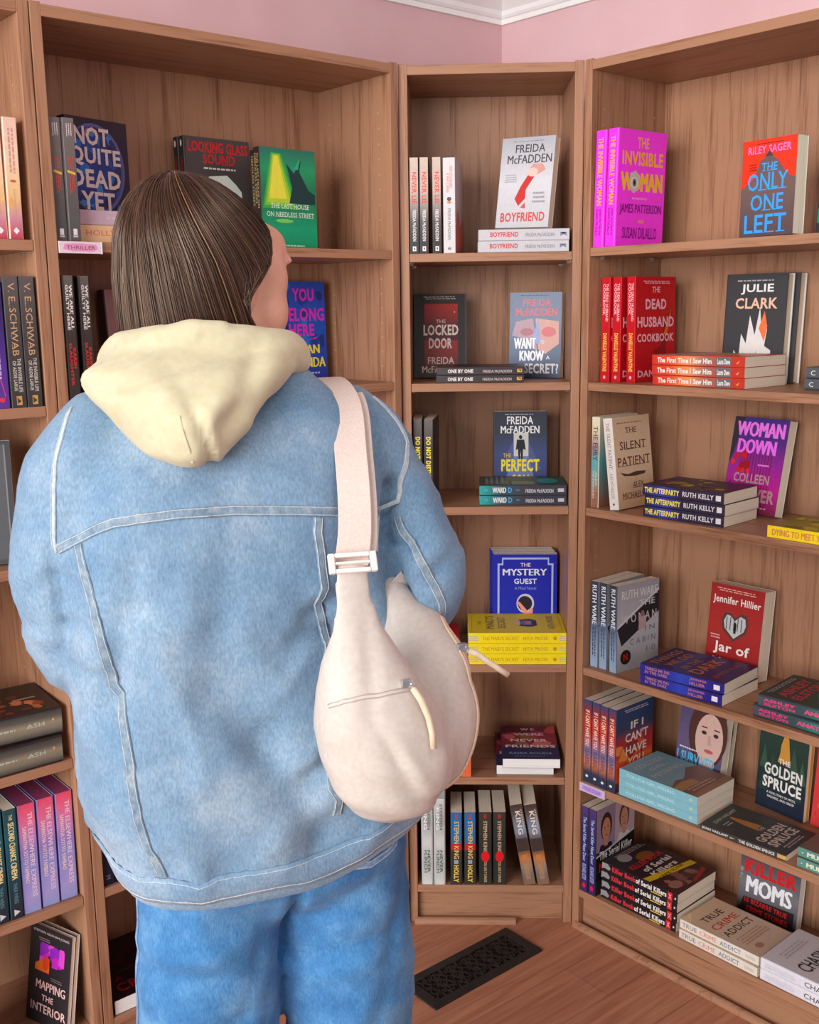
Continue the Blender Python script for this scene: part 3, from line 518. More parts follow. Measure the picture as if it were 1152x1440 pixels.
K('ward', 0, 0.133, 0.201, 0.0235, (56, 62, 70),
  [G_(0, 0, 1, 1, [(40, 90, 92), (58, 66, 70), (66, 70, 72)]), R_(.1, .36, .42, .62, (120, 140, 120)), R_(.1, .66, .5, .9, (90, 110, 110)), E_(.5, .2, .28, .12, (40, 160, 160)), R_(.5, .5, .9, .9, (74, 82, 84))] + BARS(.1, .7, .9, .95, 4, (150, 160, 150)),
  [G_(0, 0, 1, 1, [(60, 170, 170), (50, 90, 100), (64, 64, 76), (58, 58, 70), (60, 62, 74)], False), E_(.075, .5, .022, .16, (20, 190, 190)), T_('WARD', .15, .2, .31, .82, (228, 228, 232), .04), T_('D', .33, .2, .375, .82, (80, 160, 220), .04), R_(.42, .4, .46, .62, (90, 110, 150)), T_('FREIDA McFADDEN', .53, .22, .85, .62, (200, 200, 206), .025), R_(.9, .3, .97, .7, (200, 200, 206))])
BL = (30, 42, 176)
K('royalblue', 0, 0.159, 0.229, 0.021, BL,
  [G_(0, 0, 1, 1, [(34, 52, 180), (28, 40, 180), (26, 34, 170)])] + [R_(.06, .0, .09, .88, (176, 190, 232)), R_(.91, .0, .94, .88, (176, 190, 232)), R_(.13, .945, .87, .965, (176, 190, 232)), R_(.06, .88, .15, .90, (176, 190, 232)), R_(.85, .88, .94, .90, (176, 190, 232)), R_(.13, .88, .15, .965, (176, 190, 232)), R_(.85, .88, .87, .965, (176, 190, 232)),
   T_('THE', .42, .865, .58, .905, (228, 214, 220), .015), T_('MYSTERY', .14, .765, .84, .84, (224, 228, 240), .022), T_('GUEST', .32, .67, .68, .73, (224, 228, 240), .022), T_('A Maid Novel', .33, .605, .67, .64, (150, 160, 224), .0)] + RING(.5, .45, .14, .11, .03, (206, 206, 226)) + [E_(.49, .45, .11, .085, (44, 34, 46)), P_([(.36, .47), (.41, .47), (.58, .33), (.52, .29)], (236, 150, 140)), P_([(.52, .34), (.62, .34), (.62, .41)], (236, 150, 140)), T_('NITA PROSE', .2, .1, .8, .17, (224, 228, 240), .015)], pages='white')
YB = (246, 222, 20)
K('yellow', 0, 0.166, 0.231, 0.0255, YB,
  [R_(.06, .03, .075, .97, (226, 190, 70)), R_(.925, .03, .94, .97, (226, 190, 70)), R_(.06, .03, .94, .04, (226, 190, 70)), R_(.06, .96, .94, .97, (226, 190, 70)), T_('THE', .4, .86, .6, .9, (176, 130, 40), .012), T_("MAID'S", .2, .73, .86, .82, (150, 112, 40), .015), T_('SECRET', .22, .61, .8, .69, (170, 128, 40), .012), P_([(.5, .5), (.66, .46), (.7, .34), (.62, .28), (.38, .28), (.3, .34), (.34, .46)], (56, 50, 70)), P_([(.5, .46), (.62, .42), (.62, .33), (.38, .33), (.38, .42)], (110, 110, 190)), E_(.5, .37, .08, .035, (206, 150, 120)), P_([(.34, .48), (.42, .5), (.5, .53), (.58, .5), (.66, .48), (.6, .45), (.4, .45)], (236, 206, 170)), T_('NITA PROSE', .2, .1, .84, .17, (176, 136, 40), .012)],
  [T_("THE MAID'S SECRET", .14, .3, .52, .7, (206, 168, 24), .02), T_('NITA PROSE', .56, .32, .81, .68, (206, 168, 24), .02), E_(.885, .5, .02, .2, (196, 160, 24))] + [R_(0, .25+.2*i, .1, .33+.2*i, (176, 180, 190)) for i in range(3)] + [R_(.93, .25+.2*i, 1, .33+.2*i, (176, 180, 190)) for i in range(3)], pages='white')
K('friends', 0, 0.139, 0.21, 0.0235, (46, 46, 82),
  [G_(0, 0, 1, 1, [(40, 44, 84), (50, 40, 76), (130, 40, 66), (150, 50, 66), (130, 40, 84), (120, 60, 60)])] + BLOBS(0, .34, 1, 1, 18, [(196, 74, 74), (170, 36, 90), (96, 34, 60), (150, 100, 60), (214, 110, 110)], .1, .22, 13) + [P_([(0, .3), (.3, .4), (.7, .33), (1, .38), (1, 0), (0, 0)], (38, 46, 86)), T_('W E', .36, .84, .62, .91, (226, 190, 200), .03), T_('WERE', .22, .68, .78, .76, (226, 190, 204), .03), T_('NEVER', .16, .5, .84, .58, (232, 206, 216), .03), T_('FRIENDS', .06, .32, .96, .4, (236, 214, 222), .03), T_('KAIRA ROUDA', .12, .13, .88, .19, (130, 160, 196), .02)] + BARS(.2, .06, .8, .09, 1, (110, 140, 180)), pages='white')
K('orange', 0, 0.137, 0.205, 0.024, (226, 104, 62), [G_(0, 0, 1, 1, [(214, 90, 54), (234, 120, 76)]), R_(.7, .16, .84, .26, (246, 190, 150))])
K('crimson', 0, 0.100, 0.180, 0.040, (196, 16, 34), [])
SLV = (186, 188, 188)
K('silver', 1, 0.155, 0.228, 0.029, SLV, [G_(0, 0, 1, 1, [(160, 164, 164), (206, 206, 206)])],
  [G_(0, 0, 1, 1, [(206, 208, 208), (150, 154, 154), (206, 206, 204), (170, 174, 172), (210, 212, 210)], False), T_('STEPHEN', .06, .54, .36, .84, (96, 100, 102), .02), T_('KING', .1, .1, .36, .48, (226, 228, 228), .03), T_('NEVER', .6, .52, .86, .84, (70, 74, 76), .02), T_('FLINCH', .6, .14, .86, .46, (90, 94, 96), .02)], pages='white')
K('bluedark', 0, 0.118, 0.191, 0.0285, (54, 54, 54), [G_(0, 0, 1, 1, [(50, 50, 52), (44, 80, 130)])],
  [R_(0, 0, .44, 1, (36, 108, 168)), R_(.42, 0, .52, 1, (190, 36, 50)), R_(.02, .4, .09, .62, (190, 60, 60)), R_(.52, 0, 1, 1, (56, 58, 54)), T_('STEPHEN KING', .12, .3, .64, .76, (226, 190, 110), .02), R_(.655, .3, .71, .7, (150, 156, 170)), T_('HOLLY', .73, .26, .97, .74, (236, 196, 80), .04)])
K('blackdot', 0, 0.125, 0.192, 0.0315, (46, 46, 44), [],
  [G_(0, 0, 1, 1, [(62, 58, 50), (50, 50, 46), (44, 46, 42), (54, 54, 48)], False), T_('STEPHEN KING', .12, .34, .56, .66, (206, 176, 150), .02), E_(.61, .5, .075, .36, (222, 26, 34)), R_(.03, .4, .08, .6, (190, 40, 40)), T_('YOU LIKE IT DARKER', .68, .38, .97, .62, (206, 176, 140), .015)])
K('dusk', 0, 0.137, 0.214, 0.0305, (96, 76, 66), [G_(0, 0, 1, 1, [(110, 80, 64), (80, 76, 90), (60, 52, 50)])],
  [G_(0, 0, 1, 1, [(70, 54, 50), (90, 78, 78), (120, 130, 156), (130, 140, 166), (84, 66, 60), (90, 70, 62), (196, 120, 60), (150, 130, 120), (120, 110, 104), (140, 104, 80)], False), T_('KING', .08, .3, .37, .74, (236, 224, 206), .02), T_('STEPHEN', .06, .78, .3, .92, (206, 190, 170)), R_(.42, 0, .58, 1, (70, 54, 52)), E_(.66, .4, .04, .2, (206, 130, 70)), T_('HANSEN', .74, .3, .93, .66, (180, 150, 120), .01)] + BARS(.6, .2, .95, .8, 2, (190, 130, 84), 5))
K('steelgrey', 0, 0.137, 0.208, 0.021, (104, 98, 98), [],
  [G_(0, 0, 1, 1, [(112, 104, 104), (108, 100, 98), (92, 88, 88), (84, 82, 84)], False)] + BARS(.04, .2, .15, .85, 3, (210, 196, 196), 3) + BARS(.31, .25, .62, .8, 3, (210, 70, 60), 8) + [P_([(.42, .1), (.44, .1), (.46, .9), (.44, .9)], (226, 180, 80)), R_(.90, .3, .95, .7, (226, 220, 220)), R_(.955, .25, .97, .75, (190, 184, 184))])
K('halo', 1, 0.140, 0.178, 0.026, (46, 34, 52),
  [E_(.42, .48, .5, .47, (74, 84, 140)), E_(.4, .48, .46, .44, (44, 40, 92)), E_(.38, .48, .36, .38, (40, 60, 140))] + BLOBS(.08, .06, .84, .9, 26, [(40, 110, 196), (36, 84, 170), (50, 50, 110), (60, 130, 206)], .05, .1, 15) + RING(.4, .8, .13, .1, .04, (206, 90, 100), 20, 170) + RING(.42, .48, .5, .47, .035, (96, 100, 160), -100, 110) +
  [T_('NOT', .1, .72, .68, .91, (234, 214, 208), .03), T_('QUITE', .02, .5, .86, .7, (234, 214, 208), .03), T_('DEAD', .02, .28, .84, .47, (234, 214, 208), .03), T_('YET', .16, .05, .72, .24, (234, 214, 208), .03)])
K('lilacflat', 0, 0.137, 0.208, 0.026, (190, 168, 180), [], [G_(0, 0, 1, 1, [(190, 160, 176), (196, 176, 190), (206, 190, 200)], False)] + BARS(.2, .3, .8, .7, 1, (206, 184, 196), 2) + [R_(.86, 0, .865, 1, (150, 90, 100)), E_(.9, .7, .008, .08, (180, 60, 70)), E_(.94, .5, .008, .08, (120, 60, 80))])
K('sandflat', 0, 0.137, 0.208, 0.031, (226, 182, 140), [], [T_('HOLLY JACKSON', .05, .28, .74, .74, (206, 122, 92), .012), E_(.83, .5, .04, .3, (150, 120, 110))])
K('glass', 1, 0.159, 0.231, 0.0195, (74, 66, 66),
  [T_('LOOKING GLASS', .04, .87, .97, .965, (206, 26, 32), .02, 1), T_('SOUND', .26, .77, .76, .86, (206, 26, 32), .02, 1)] + BARS(.26, .715, .82, .75, 1, (214, 206, 204)) + [P_([(.22, .42), (.24, .58), (.34, .66), (.62, .68), (.76, .6), (.84, .54), (.86, .4)], (214, 220, 212)), P_([(.22, .42), (.86, .4), (.8, .2), (.3, .2)], (186, 196, 190))],
  [E_(.06, .5, .03, .3, (214, 214, 214)), T_('LOOKING GLASS SOUND', .18, .2, .8, .8, (190, 26, 34), .02, 1)], spine_base=(40, 32, 34), pages='dark')
K('emerald', 0, 0.137, 0.204, 0.0245, (20, 120, 84),
  [G_(0, 0, 1, 1, [(10, 146, 100), (14, 156, 110), (24, 130, 90), (30, 120, 80), (34, 150, 100), (40, 110, 96)]), P_([(.19, .95), (.37, .95), (.66, .40), (.02, .40)], (60, 170, 70)), P_([(.21, .94), (.35, .94), (.59, .43), (.06, .43)], (120, 190, 56)), P_([(.225, .93), (.335, .93), (.53, .46), (.10, .46)], (176, 206, 52)), P_([(.24, .92), (.32, .92), (.46, .5), (.14, .5)], (226, 220, 70)), P_([(.46, .86), (.6, .76), (.74, .9), (.7, .78), (.86, .6), (.98, .56), (.98, .46), (.5, .46), (.56, .62)], (22, 58, 60)), P_([(.6, .8), (.72, .92), (.68, .8)], (40, 170, 130)),
   T_('THE LAST HOUSE', .16, .405, .86, .455, (214, 232, 214), .01, 1), T_('ON NEEDLESS STREET', .08, .32, .95, .37, (206, 228, 206), .01, 1), E_(.4, .28, .16, .02, (120, 200, 90))] + BARS(.3, .02, .8, .05, 1, (190, 220, 200)),
  [T_('THE LAST HOUSE ON', .06, .54, .6, .84, (190, 170, 110), .0, 1), T_('NEEDLESS STREET', .06, .16, .56, .46, (190, 170, 110), .0, 1)], spine_base=(46, 34, 34), pages='dark')
K('guilty', 1, 0.155, 0.227, 0.0235, (58, 50, 48), [],
  [G_(0, 0, 1, 1, [(104, 96, 94), (66, 58, 56), (54, 46, 44), (60, 52, 50)], False), T_('WE ARE ALL', .07, .56, .42, .9, (228, 222, 218), .03), T_('GUILTY HERE', .07, .12, .42, .46, (228, 222, 218), .03), T_('KARIN', .56, .56, .72, .9, (206, 52, 42), .03), T_('SLAUGHTER', .52, .12, .86, .46, (206, 52, 42), .03)])
K('mauve', 1, 0.143, 0.206, 0.027, (176, 132, 134), [T_('A', .34, .76, .48, .86, (160, 44, 52), .02), T_('RED', .2, .6, .64, .7, (150, 60, 66), .02)], spine_base=(60, 34, 36))
K('cobalt', 0, 0.139, 0.225, 0.026, (28, 70, 176),
  [G_(0, 0, 1, 1, [(34, 60, 160), (24, 84, 190), (40, 76, 184)])] + BLOBS(.05, .3, .95, .98, 16, [(20, 60, 150), (40, 110, 206), (30, 50, 130)], .05, .14, 17) + [T_('YOU', .3, .80, .76, .93, (226, 40, 190), .03), T_('BELONG', .08, .6, .97, .735, (226, 40, 190), .03), T_('HERE', .2, .45, .74, .57, (226, 40, 190), .03), T_('MEGAN', .16, .27, .84, .36, (244, 226, 60), .025), T_('MIRANDA', .08, .13, .96, .23, (244, 226, 60), .025)] + BARS(.1, .05, .9, .09, 1, (180, 190, 226)) + [P_([(.6, .41), (.8, .44), (.78, .42)], (226, 40, 190))])
K('peach', 0, 0.137, 0.199, 0.0235, (236, 200, 176), [], [G_(0, 0, 1, 1, [(240, 196, 180), (238, 204, 184), (240, 212, 186), (238, 204, 160), (236, 190, 130), (206, 140, 160), (190, 60, 80)], False), E_(.52, .5, .012, .26, (200, 110, 90)), E_(.7, .25, .04, .18, (236, 170, 100)), P_([(.9, .5), (.93, .25), (.96, .5), (.93, .75)], (246, 236, 232))] + BARS(.08, .2, .46, .8, 2, (214, 150, 136), 4) + BARS(.58, .4, .8, .6, 1, (210, 176, 150), 4))
K('addie', 0, 0.137, 0.225, 0.0265, (66, 62, 64), [],
  [G_(0, 0, 1, 1, [(96, 88, 88), (76, 70, 72), (68, 64, 64), (62, 60, 60)], False), T_('V. E. SCHWAB', .05, .28, .6, .76, (206, 164, 120), .0, 1), T_('THE INVISIBLE LIFE', .62, .55, .88, .82, (206, 200, 190), .015), T_('OF ADDIE LARUE', .64, .2, .87, .46, (206, 200, 190), .015), R_(.91, .3, .98, .7, (206, 156, 84)), P_([(.92, .35), (.95, .65), (.97, .35)], (70, 66, 66))])
K('violet', 0, 0.137, 0.215, 0.026, (70, 46, 130), [], [G_(0, 0, 1, 1, [(40, 30, 70), (60, 40, 110), (84, 52, 150), (96, 56, 150)], False), P_([(.6, .2), (.9, .8), (.92, .76), (.64, .2)], (206, 70, 130)), E_(.93, .5, .02, .2, (226, 60, 70))] + BARS(.4, .3, .8, .7, 1, (190, 170, 220), 6))
K('smoke', 1, 0.16, 0.222, 0.03, (70, 72, 76), [R_(.05, .04, .95, .97, (86, 88, 92)), R_(.93, .04, .945, .97, (130, 130, 134))], spine_base=(34, 30, 32))
K('pewter', 1, 0.165, 0.235, 0.053, (46, 36, 34),
  BLOBS(.05, .05, .95, .98, 40, [(150, 66, 40), (190, 104, 60), (96, 44, 34), (120, 50, 40), (206, 120, 70)], .04, .09, 19) + [T_('ASH', .3, .42, .72, .56, (176, 180, 170), .015), R_(.45, .1, .5, .28, (150, 130, 120))],
  [G_(0, 0, 1, 1, [(70, 68, 66), (126, 118, 104), (150, 138, 116), (92, 88, 82), (66, 64, 64)]), T_('ASH', .72, .42, .86, .6, (186, 200, 190), .0, 1)] + BARS(.3, .42, .64, .58, 1, (176, 190, 180), 4) + [E_(.93, .6, .01, .06, (206, 170, 100))])
K('cinema', 0, 0.137, 0.219, 0.0235, (36, 78, 88), [], [G_(0, 0, 1, 1, [(40, 76, 84), (36, 96, 106), (34, 84, 96), (38, 56, 66), (46, 46, 52)], False), T_('THE', .05, .4, .1, .7, (236, 206, 140)), T_('SECOND CHANCE CINEMA', .12, .28, .64, .8, (240, 214, 150), .03), T_('THEA WEISS', .67, .34, .86, .7, (90, 140, 150), .015), P_([(.91, .25), (.97, .25), (.94, .8)], (206, 214, 220))])
K('express', 0, 0.137, 0.218, 0.0325, (150, 140, 206), [], [G_(0, 0, 1, 1, [(236, 80, 110), (236, 110, 150), (206, 130, 196), (150, 130, 206), (146, 146, 220), (160, 150, 220), (170, 160, 220), (150, 160, 216)], False), T_('THE ELSEWHERE EXPRESS', .08, .54, .86, .84, (232, 206, 220), .02), T_('SAMANTHA SOTTO YAMBAO', .2, .16, .72, .42, (236, 210, 200), .02)], pages='pink')
K('interior', 0, 0.120, 0.196, 0.009, (44, 38, 42),
  [T_('STEPHEN GRAHAM JONES', .06, .925, .94, .955, (200, 176, 170), .012)] + BARS(.2, .85, .5, .89, 2, (150, 130, 130)) + BLOBS(.25, .62, .85, .84, 9, [(200, 40, 190), (150, 40, 190), (220, 70, 200)], .1, .18, 21) + BLOBS(.15, .54, .5, .7, 7, [(226, 70, 30), (236, 110, 40)], .08, .14, 22) + [T_('MAPPING', .2, .36, .92, .45, (230, 184, 180), .02), T_('THE', .36, .25, .64, .31, (230, 184, 180), .02), T_('INTERIOR', .1, .12, .96, .21, (230, 184, 180), .02)] + BARS(.55, .48, .85, .52, 2, (130, 110, 112)))
K('crimsonspine', 0, 0.137, 0.2, 0.012, (34, 28, 32), [R_(.3, .5, .5, .53, (206, 206, 206))], [], spine_base=(196, 22, 44))
K('cruel', 0, 0.15, 0.21, 0.031, (30, 18, 22), [T_('CRUEL', .14, .1, .9, .24, (150, 22, 32), .02), T_('A', .2, .28, .32, .36, (120, 20, 30), .02)] + BARS(.3, .4, .7, .46, 2, (90, 60, 66)) + BLOBS(.1, .5, .9, .95, 8, [(50, 20, 26), (40, 24, 30)], .08, .16, 23), pages='white')
K('nightblue', 0, 0.137, 0.21, 0.026, (30, 30, 54), [], [T_('M', .9, .3, .94, .7, (120, 120, 150))])
K('ivory', 0, 0.137, 0.205, 0.024, (206, 204, 200), [], [], pages='white')

# ---- lettering outlines, made once per text
def all_ops():
    for k in KINDS.values():
        for op in k['front']+k['spine']: yield op
EXTRA_TEXT = [('THRILLER', 0.0), ('TRUE CRIME', 0.0)]
need = {(op[1], op[7]) for op in all_ops() if op[0] == 't'} | set(EXTRA_TEXT)
tmp = []
for s, bold in sorted(need):
    cu = bpy.data.curves.new('lettering', 'FONT'); cu.body = s; cu.resolution_u = 2; cu.offset = bold
    cu.space_character = 1.0 + bold*2.2
    o = bpy.data.objects.new('lettering', cu); COL.objects.link(o); tmp.append((s, bold, o))
dg = bpy.context.evaluated_depsgraph_get(); dg.update()
GLYPH = {}
for s, bold, o in tmp:
    me = o.evaluated_get(dg).to_mesh()
    v = [(p.co.x, p.co.y) for p in me.vertices]; f = [tuple(p.vertices) for p in me.polygons]
    o.evaluated_get(dg).to_mesh_clear()
    x0, x1 = min(p[0] for p in v), max(p[0] for p in v); y0, y1 = min(p[1] for p in v), max(p[1] for p in v)
    v = [((x-x0)/max(x1-x0, 1e-6), (y-y0)/max(y1-y0, 1e-6)) for x, y in v]
    area2 = sum((v[q[i]][0]*v[q[(i+1) % len(q)]][1]-v[q[(i+1) % len(q)]][0]*v[q[i]][1]) for q in f for i in range(len(q)))
    if area2 < 0: f = [q[::-1] for q in f]
    GLYPH[(s, bold)] = (v, f)
for s, bold, o in tmp:
    cu = o.data; bpy.data.objects.remove(o); bpy.data.curves.remove(cu)

LAYER = 0.00006
def print_ops(mb, ops, place):
    """place(x, y, lift) -> point on the face"""
    def area_sign(p): return sum(p[i][0]*p[(i+1) % len(p)][1]-p[(i+1) % len(p)][0]*p[i][1] for i in range(len(p)))
    for n, op in enumerate(ops):
        h = min(LAYER, .0007/max(1, len(ops)))*(n+2)
        if op[0] == 'p':
            pts = op[1] if area_sign(op[1]) > 0 else op[1][::-1]
            mb.face([place(x, y, h) for x, y in pts], 0, [lin(op[2])]*len(pts))
        elif op[0] == 'g':
            _, x0, y0, x1, y1, cols, vert = op
            k = len(cols)-1
            for i in range(k):
                a, b = i/k, (i+1)/k; ca, cb = lin(cols[i]), lin(cols[i+1])
                if vert:
                    ya, yb = y0+(y1-y0)*a, y0+(y1-y0)*b
                    mb.face([place(x0, ya, h), place(x1, ya, h), place(x1, yb, h), place(x0, yb, h)], 0, [ca, ca, cb, cb])
                else:
                    xa, xb = x0+(x1-x0)*a, x0+(x1-x0)*b
                    mb.face([place(xa, y0, h), place(xb, y0, h), place(xb, y1, h), place(xa, y1, h)], 0, [ca, cb, cb, ca])
        else:
            _, s, x0, y0, x1, y1, c, bold, serif, wide = op
            v, f = GLYPH[(s, bold)]
            dx = min(1.0, wide/.03)*.075*(x1-x0)/max(1, len(s))
            for j, sx in enumerate((-1, 0, 1) if wide else (0,)):
                mb.add([place(x0+dx+(x1-x0-2*dx)*x+dx*sx, y0+(y1-y0)*y, h+j*.000004) for x, y in v], f, 0, lin(c))
            if serif:                                    # slab feet under and over the stems
                n_ = len(s); wd = (x1-x0)/n_; sh = (y1-y0)*0.055
                for i, ch in enumerate(s):
                    if ch in 'HINMTLEFPKRAY' :
                        cx = x0+wd*(i+.5)
                        mb.face([place(cx-wd*.42, y0, h+LAYER*.4), place(cx+wd*.42, y0, h+LAYER*.4), place(cx+wd*.42, y0+sh, h+LAYER*.4), place(cx-wd*.42, y0+sh, h+LAYER*.4)], 0, [lin(c)]*4)

def cover_mesh(k):
    W, H, T = k['W'], k['H'], k['T']; c = 0.0022 if k['hard'] else 0.0005; r = 0.004 if k['hard'] else 0.0014
    mb = MB()
    arc1 = [(r-r*math.sin(t), r-r*math.cos(t)) for t in [PI/2*i/5 for i in range(6)]]
    arc2 = [(r-r*math.cos(t), T-r+r*math.sin(t)) for t in [PI/2*i/5 for i in range(6)]]
    outer = [(W, 0)]+arc1+arc2+[(W, T)]
    inner = [(W, T-c), (c, T-c), (c, c), (W, c)]
    poly = outer+inner; n = len(poly)
    fc, sc, bc = lin(k['base']), lin(k['spine_base']), lin(k['back'])
    for i in range(n):
        a, b = poly[i], poly[(i+1) % n]
        mid_y = (a[1]+b[1])/2
        if i == 0: col = fc
        elif i < len(outer)-2: col = sc
        elif i == len(outer)-2: col = bc
        else: col = (0.75, 0.73, 0.7) if i != n-1 else fc
        mb.face([(a[0], a[1], 0), (a[0], a[1], H), (b[0], b[1], H), (b[0], b[1], 0)], 0, [col]*4)
    # end rims as quads (front board, spine, back board)
    for z, flip in ((0, False), (H, True)):
        quads = [([(W, 0), (W, c), (c, c), (r, 0)], fc), ([(c, c), (c, T-c), (0, T-r), (0, r)], sc), ([(c, T-c), (W, T-c), (W, T), (r, T)], bc), ([(r, 0), (c, c), (0, r)], sc), ([(0, T-r), (c, T-c), (r, T)], sc)]
        for q, col in quads:
            pts = [(x, y, z) for x, y in q]
            mb.face(pts if not flip else pts[::-1], 0, [col]*len(pts))
    print_ops(mb, k['front'], lambda x, y, h: (r+(W-r)*x, -h, H*y))
    print_ops(mb, k['spine'], lambda x, y, h: (-h, T-r-(T-2*r)*(1-y) if False else r+(T-2*r)*(1-y), H*(1-x)))
    return mb.mesh('cover', [INK], colour=True)

def pages_mesh(k):
    W, H, T = k['W'], k['H'], k['T']; c = 0.0022 if k['hard'] else 0.0005; g = 0.003 if k['hard'] else 0.0006
    mb = MB()
    mb.box((c, c, g), (W-g, T-c, H-g))
    if k['front'] and k['back'] == (222, 158, 60): mb.box((W-g-.002, T*.5, g), (W-.0002, T-c*.5, H-g), 1)
    return mb.mesh('pages', [{'cream': PAGES_CREAM, 'white': PAGES_WHITE, 'dark': PAGES_DARK, 'pink': PAGES_PINK}[k['pages']], FLAP])
FLAP = noise_mat('amber_flap', (226, 164, 66), scale=60, rough=0.6)
PROTO = {}
def rot_mode(m):
    return {'S': Matrix(((0, -1, 0), (1, 0, 0), (0, 0, 1))), 'F': Matrix.Identity(3), 'P': Matrix(((0, 0, -1), (1, 0, 0), (0, -1, 0))), 'B': Matrix(((1, 0, 0), (0, 0, 1), (0, -1, 0)))}[m]
def place_book(kind, U, s, mode, u0, v0, dz=0.0, yaw_=0.0, lean=0.0, roll_=0.0, label='', group=None, flip=False):
    k = KINDS[kind]; W, H, T = k['W'], k['H'], k['T']
    if kind not in PROTO: PROTO[kind] = (cover_mesh(k), pages_mesh(k))
    M = Matrix.Rotation(yaw_, 3, 'Z') @ Matrix.Rotation(roll_, 3, 'Y') @ Matrix.Rotation(-lean, 3, 'X') @ rot_mode(mode)
    low = min((M @ Vector((x*W, y*T, z*H))).z for x in (0, 1) for y in (0, 1) for z in (0, 1))
    off = 0.2 if U == 'M' else 0.0
    local = Matrix.Translation((u0+off, v0, shelf_z(U, s)+dz-low+0.0003)) @ M.to_4x4()
    root = empty('hardcover_book' if k['hard'] else 'paperback_book', UNIT[U] @ local)
    tag(root, label, 'book', group)
    link('cover', PROTO[kind][0], root); link('pages', PROTO[kind][1], root)
    return root
# ------------------------------------------------------------------ the books, shelf by shelf
# kind, bookcase, shelf, pose (S spine out, F face out, P lying spine out, B lying tail out), along, in, above, yaw, lean, roll
B = place_book
# right bookcase, top shelf
B('magenta', 'R', 1, 'S', .0515, .006, roll_=.022, label='magenta hardcover with yellow spine lettering, against the bookcase side', group='magenta hardcovers')
B('magenta', 'R', 1, 'S', .0835, .005, yaw_=-.06, roll_=.026, label='magenta hardcover whose front cover with an eye is in view', group='magenta hardcovers')
B('only', 'R', 1, 'F', .378, .014, yaw_=-.094, lean=.023, roll_=-.006, label='red and grey paperback with huge blue title letters, facing out')
B('forest', 'R', 1, 'F', .512, .06, yaw_=.03, lean=.11, label='green and black paperback cut off by the picture edge on the top shelf')
# right bookcase, second shelf
G = 'bright red paperbacks, spines out'
B('red', 'R', 2, 'S', .049, .038, label='bright red paperback, spine out, the one touching the bookcase side', group=G)
B('red', 'R', 2, 'S', .0747, .045, label='bright red paperback standing in the middle of its row of three', group=G)
B('red', 'R', 2, 'S', .111, .051, yaw_=-.042, roll_=-.018, label='bright red paperback with its whole front cover showing', group=G)
G = 'orange-red paperbacks lying in a stack'
B('firsttime', 'R', 2, 'P', .398, .026, 0, -.008, label='orange-red paperback at the bottom of its stack of three', group=G)
B('firsttime', 'R', 2, 'P', .3985, .023, .0215, -.004, label='orange-red paperback in the middle of its stack of three', group=G)
B('firsttime', 'R', 2, 'P', .399, .022, .043, -.004, label='orange-red paperback on top of its stack, before the flames cover', group=G)
B('flames', 'R', 2, 'F', .238, .187, yaw_=-.006, lean=.055, label='charcoal hardcover with white flames, front one of two', group='charcoal hardcovers with flames')
B('flames', 'R', 2, 'F', .248, .2185, yaw_=-.006, lean=.055, label='charcoal hardcover hidden behind the flames cover, only its edge showing', group='charcoal hardcovers with flames')
B('charcoal', 'R', 2, 'P', .715, .09, 0, label='slate grey hardcover at the bottom of the pair cut by the picture edge', group='slate grey hardcovers lying flat')
B('charcoal', 'R', 2, 'P', .719, .088, .0225, label='slate grey hardcover on top of the pair cut by the picture edge', group='slate grey hardcovers lying flat')
# right bookcase, third shelf
B('fury', 'R', 3, 'S', .0448, .016, label='paperback with a cream and turquoise spine, beside the tilted cream one')
B('cream', 'R', 3, 'S', .104, .015, roll_=-.125, label='tilted cream paperback with brown title letters and a torn strip')
G = 'dark paperbacks with yellow spine titles'
B('afterparty', 'R', 3, 'P', .368, .02, 0, .044, label='dark paperback with yellow spine title, bottom of its stack', group=G)
B('afterparty', 'R', 3, 'P', .3705, .018, .024, .03, label='dark paperback with yellow spine title, middle of its stack', group=G)
B('afterparty', 'R', 3, 'P', .368, .017, .048, .044, label='dark paperback with yellow spine title, top of its stack', group=G)
B('down', 'R', 3, 'F', .256, .184, yaw_=-.1, lean=.19, label='purple paperback with bright pink two-word title, leaning back')
B('yellowflat', 'R', 3, 'P', .677, .004, 0, .009, label='single yellow paperback lying flat at the right shelf edge')
# right bookcase, fourth shelf
G = 'silver-grey paperbacks with blue spines'
B('greyslash', 'R', 4, 'S', .0478, .022, roll_=-.008, label='silver-grey paperback with blue spine, against the bookcase side', group=G)
B('greyslash', 'R', 4, 'S', .0723, .024, roll_=-.008, label='silver-grey paperback standing in the middle of three blue spines', group=G)
B('greyslash', 'R', 4, 'S', .1045, .019, yaw_=-.116, roll_=-.016, label='silver-grey paperback showing its front with a round red sticker', group=G)
B('heart', 'R', 4, 'F', .229, .182, yaw_=-.009, lean=.093, roll_=.006, label='thick red paperback with a grey heart on the cover')
G = 'indigo paperbacks lying flat'
B('indigo', 'R', 4, 'P', .385, .014, 0, .03, label='indigo paperback with orange lettering, lower of the two', group=G)
B('indigo', 'R', 4, 'P', .387, .018, .025, .075, label='indigo paperback with orange lettering, upper of the two', group=G)
G = 'dark teal hardcovers lying flat'
B('teal', 'R', 4, 'P', .690, .011, 0, -.02, label='dark teal hardcover with hot pink spine lettering, lower of the two', group=G)
B('teal', 'R', 4, 'P', .705, .02, .0275, .06, label='dark teal hardcover with hot pink spine lettering, upper of the two', group=G)
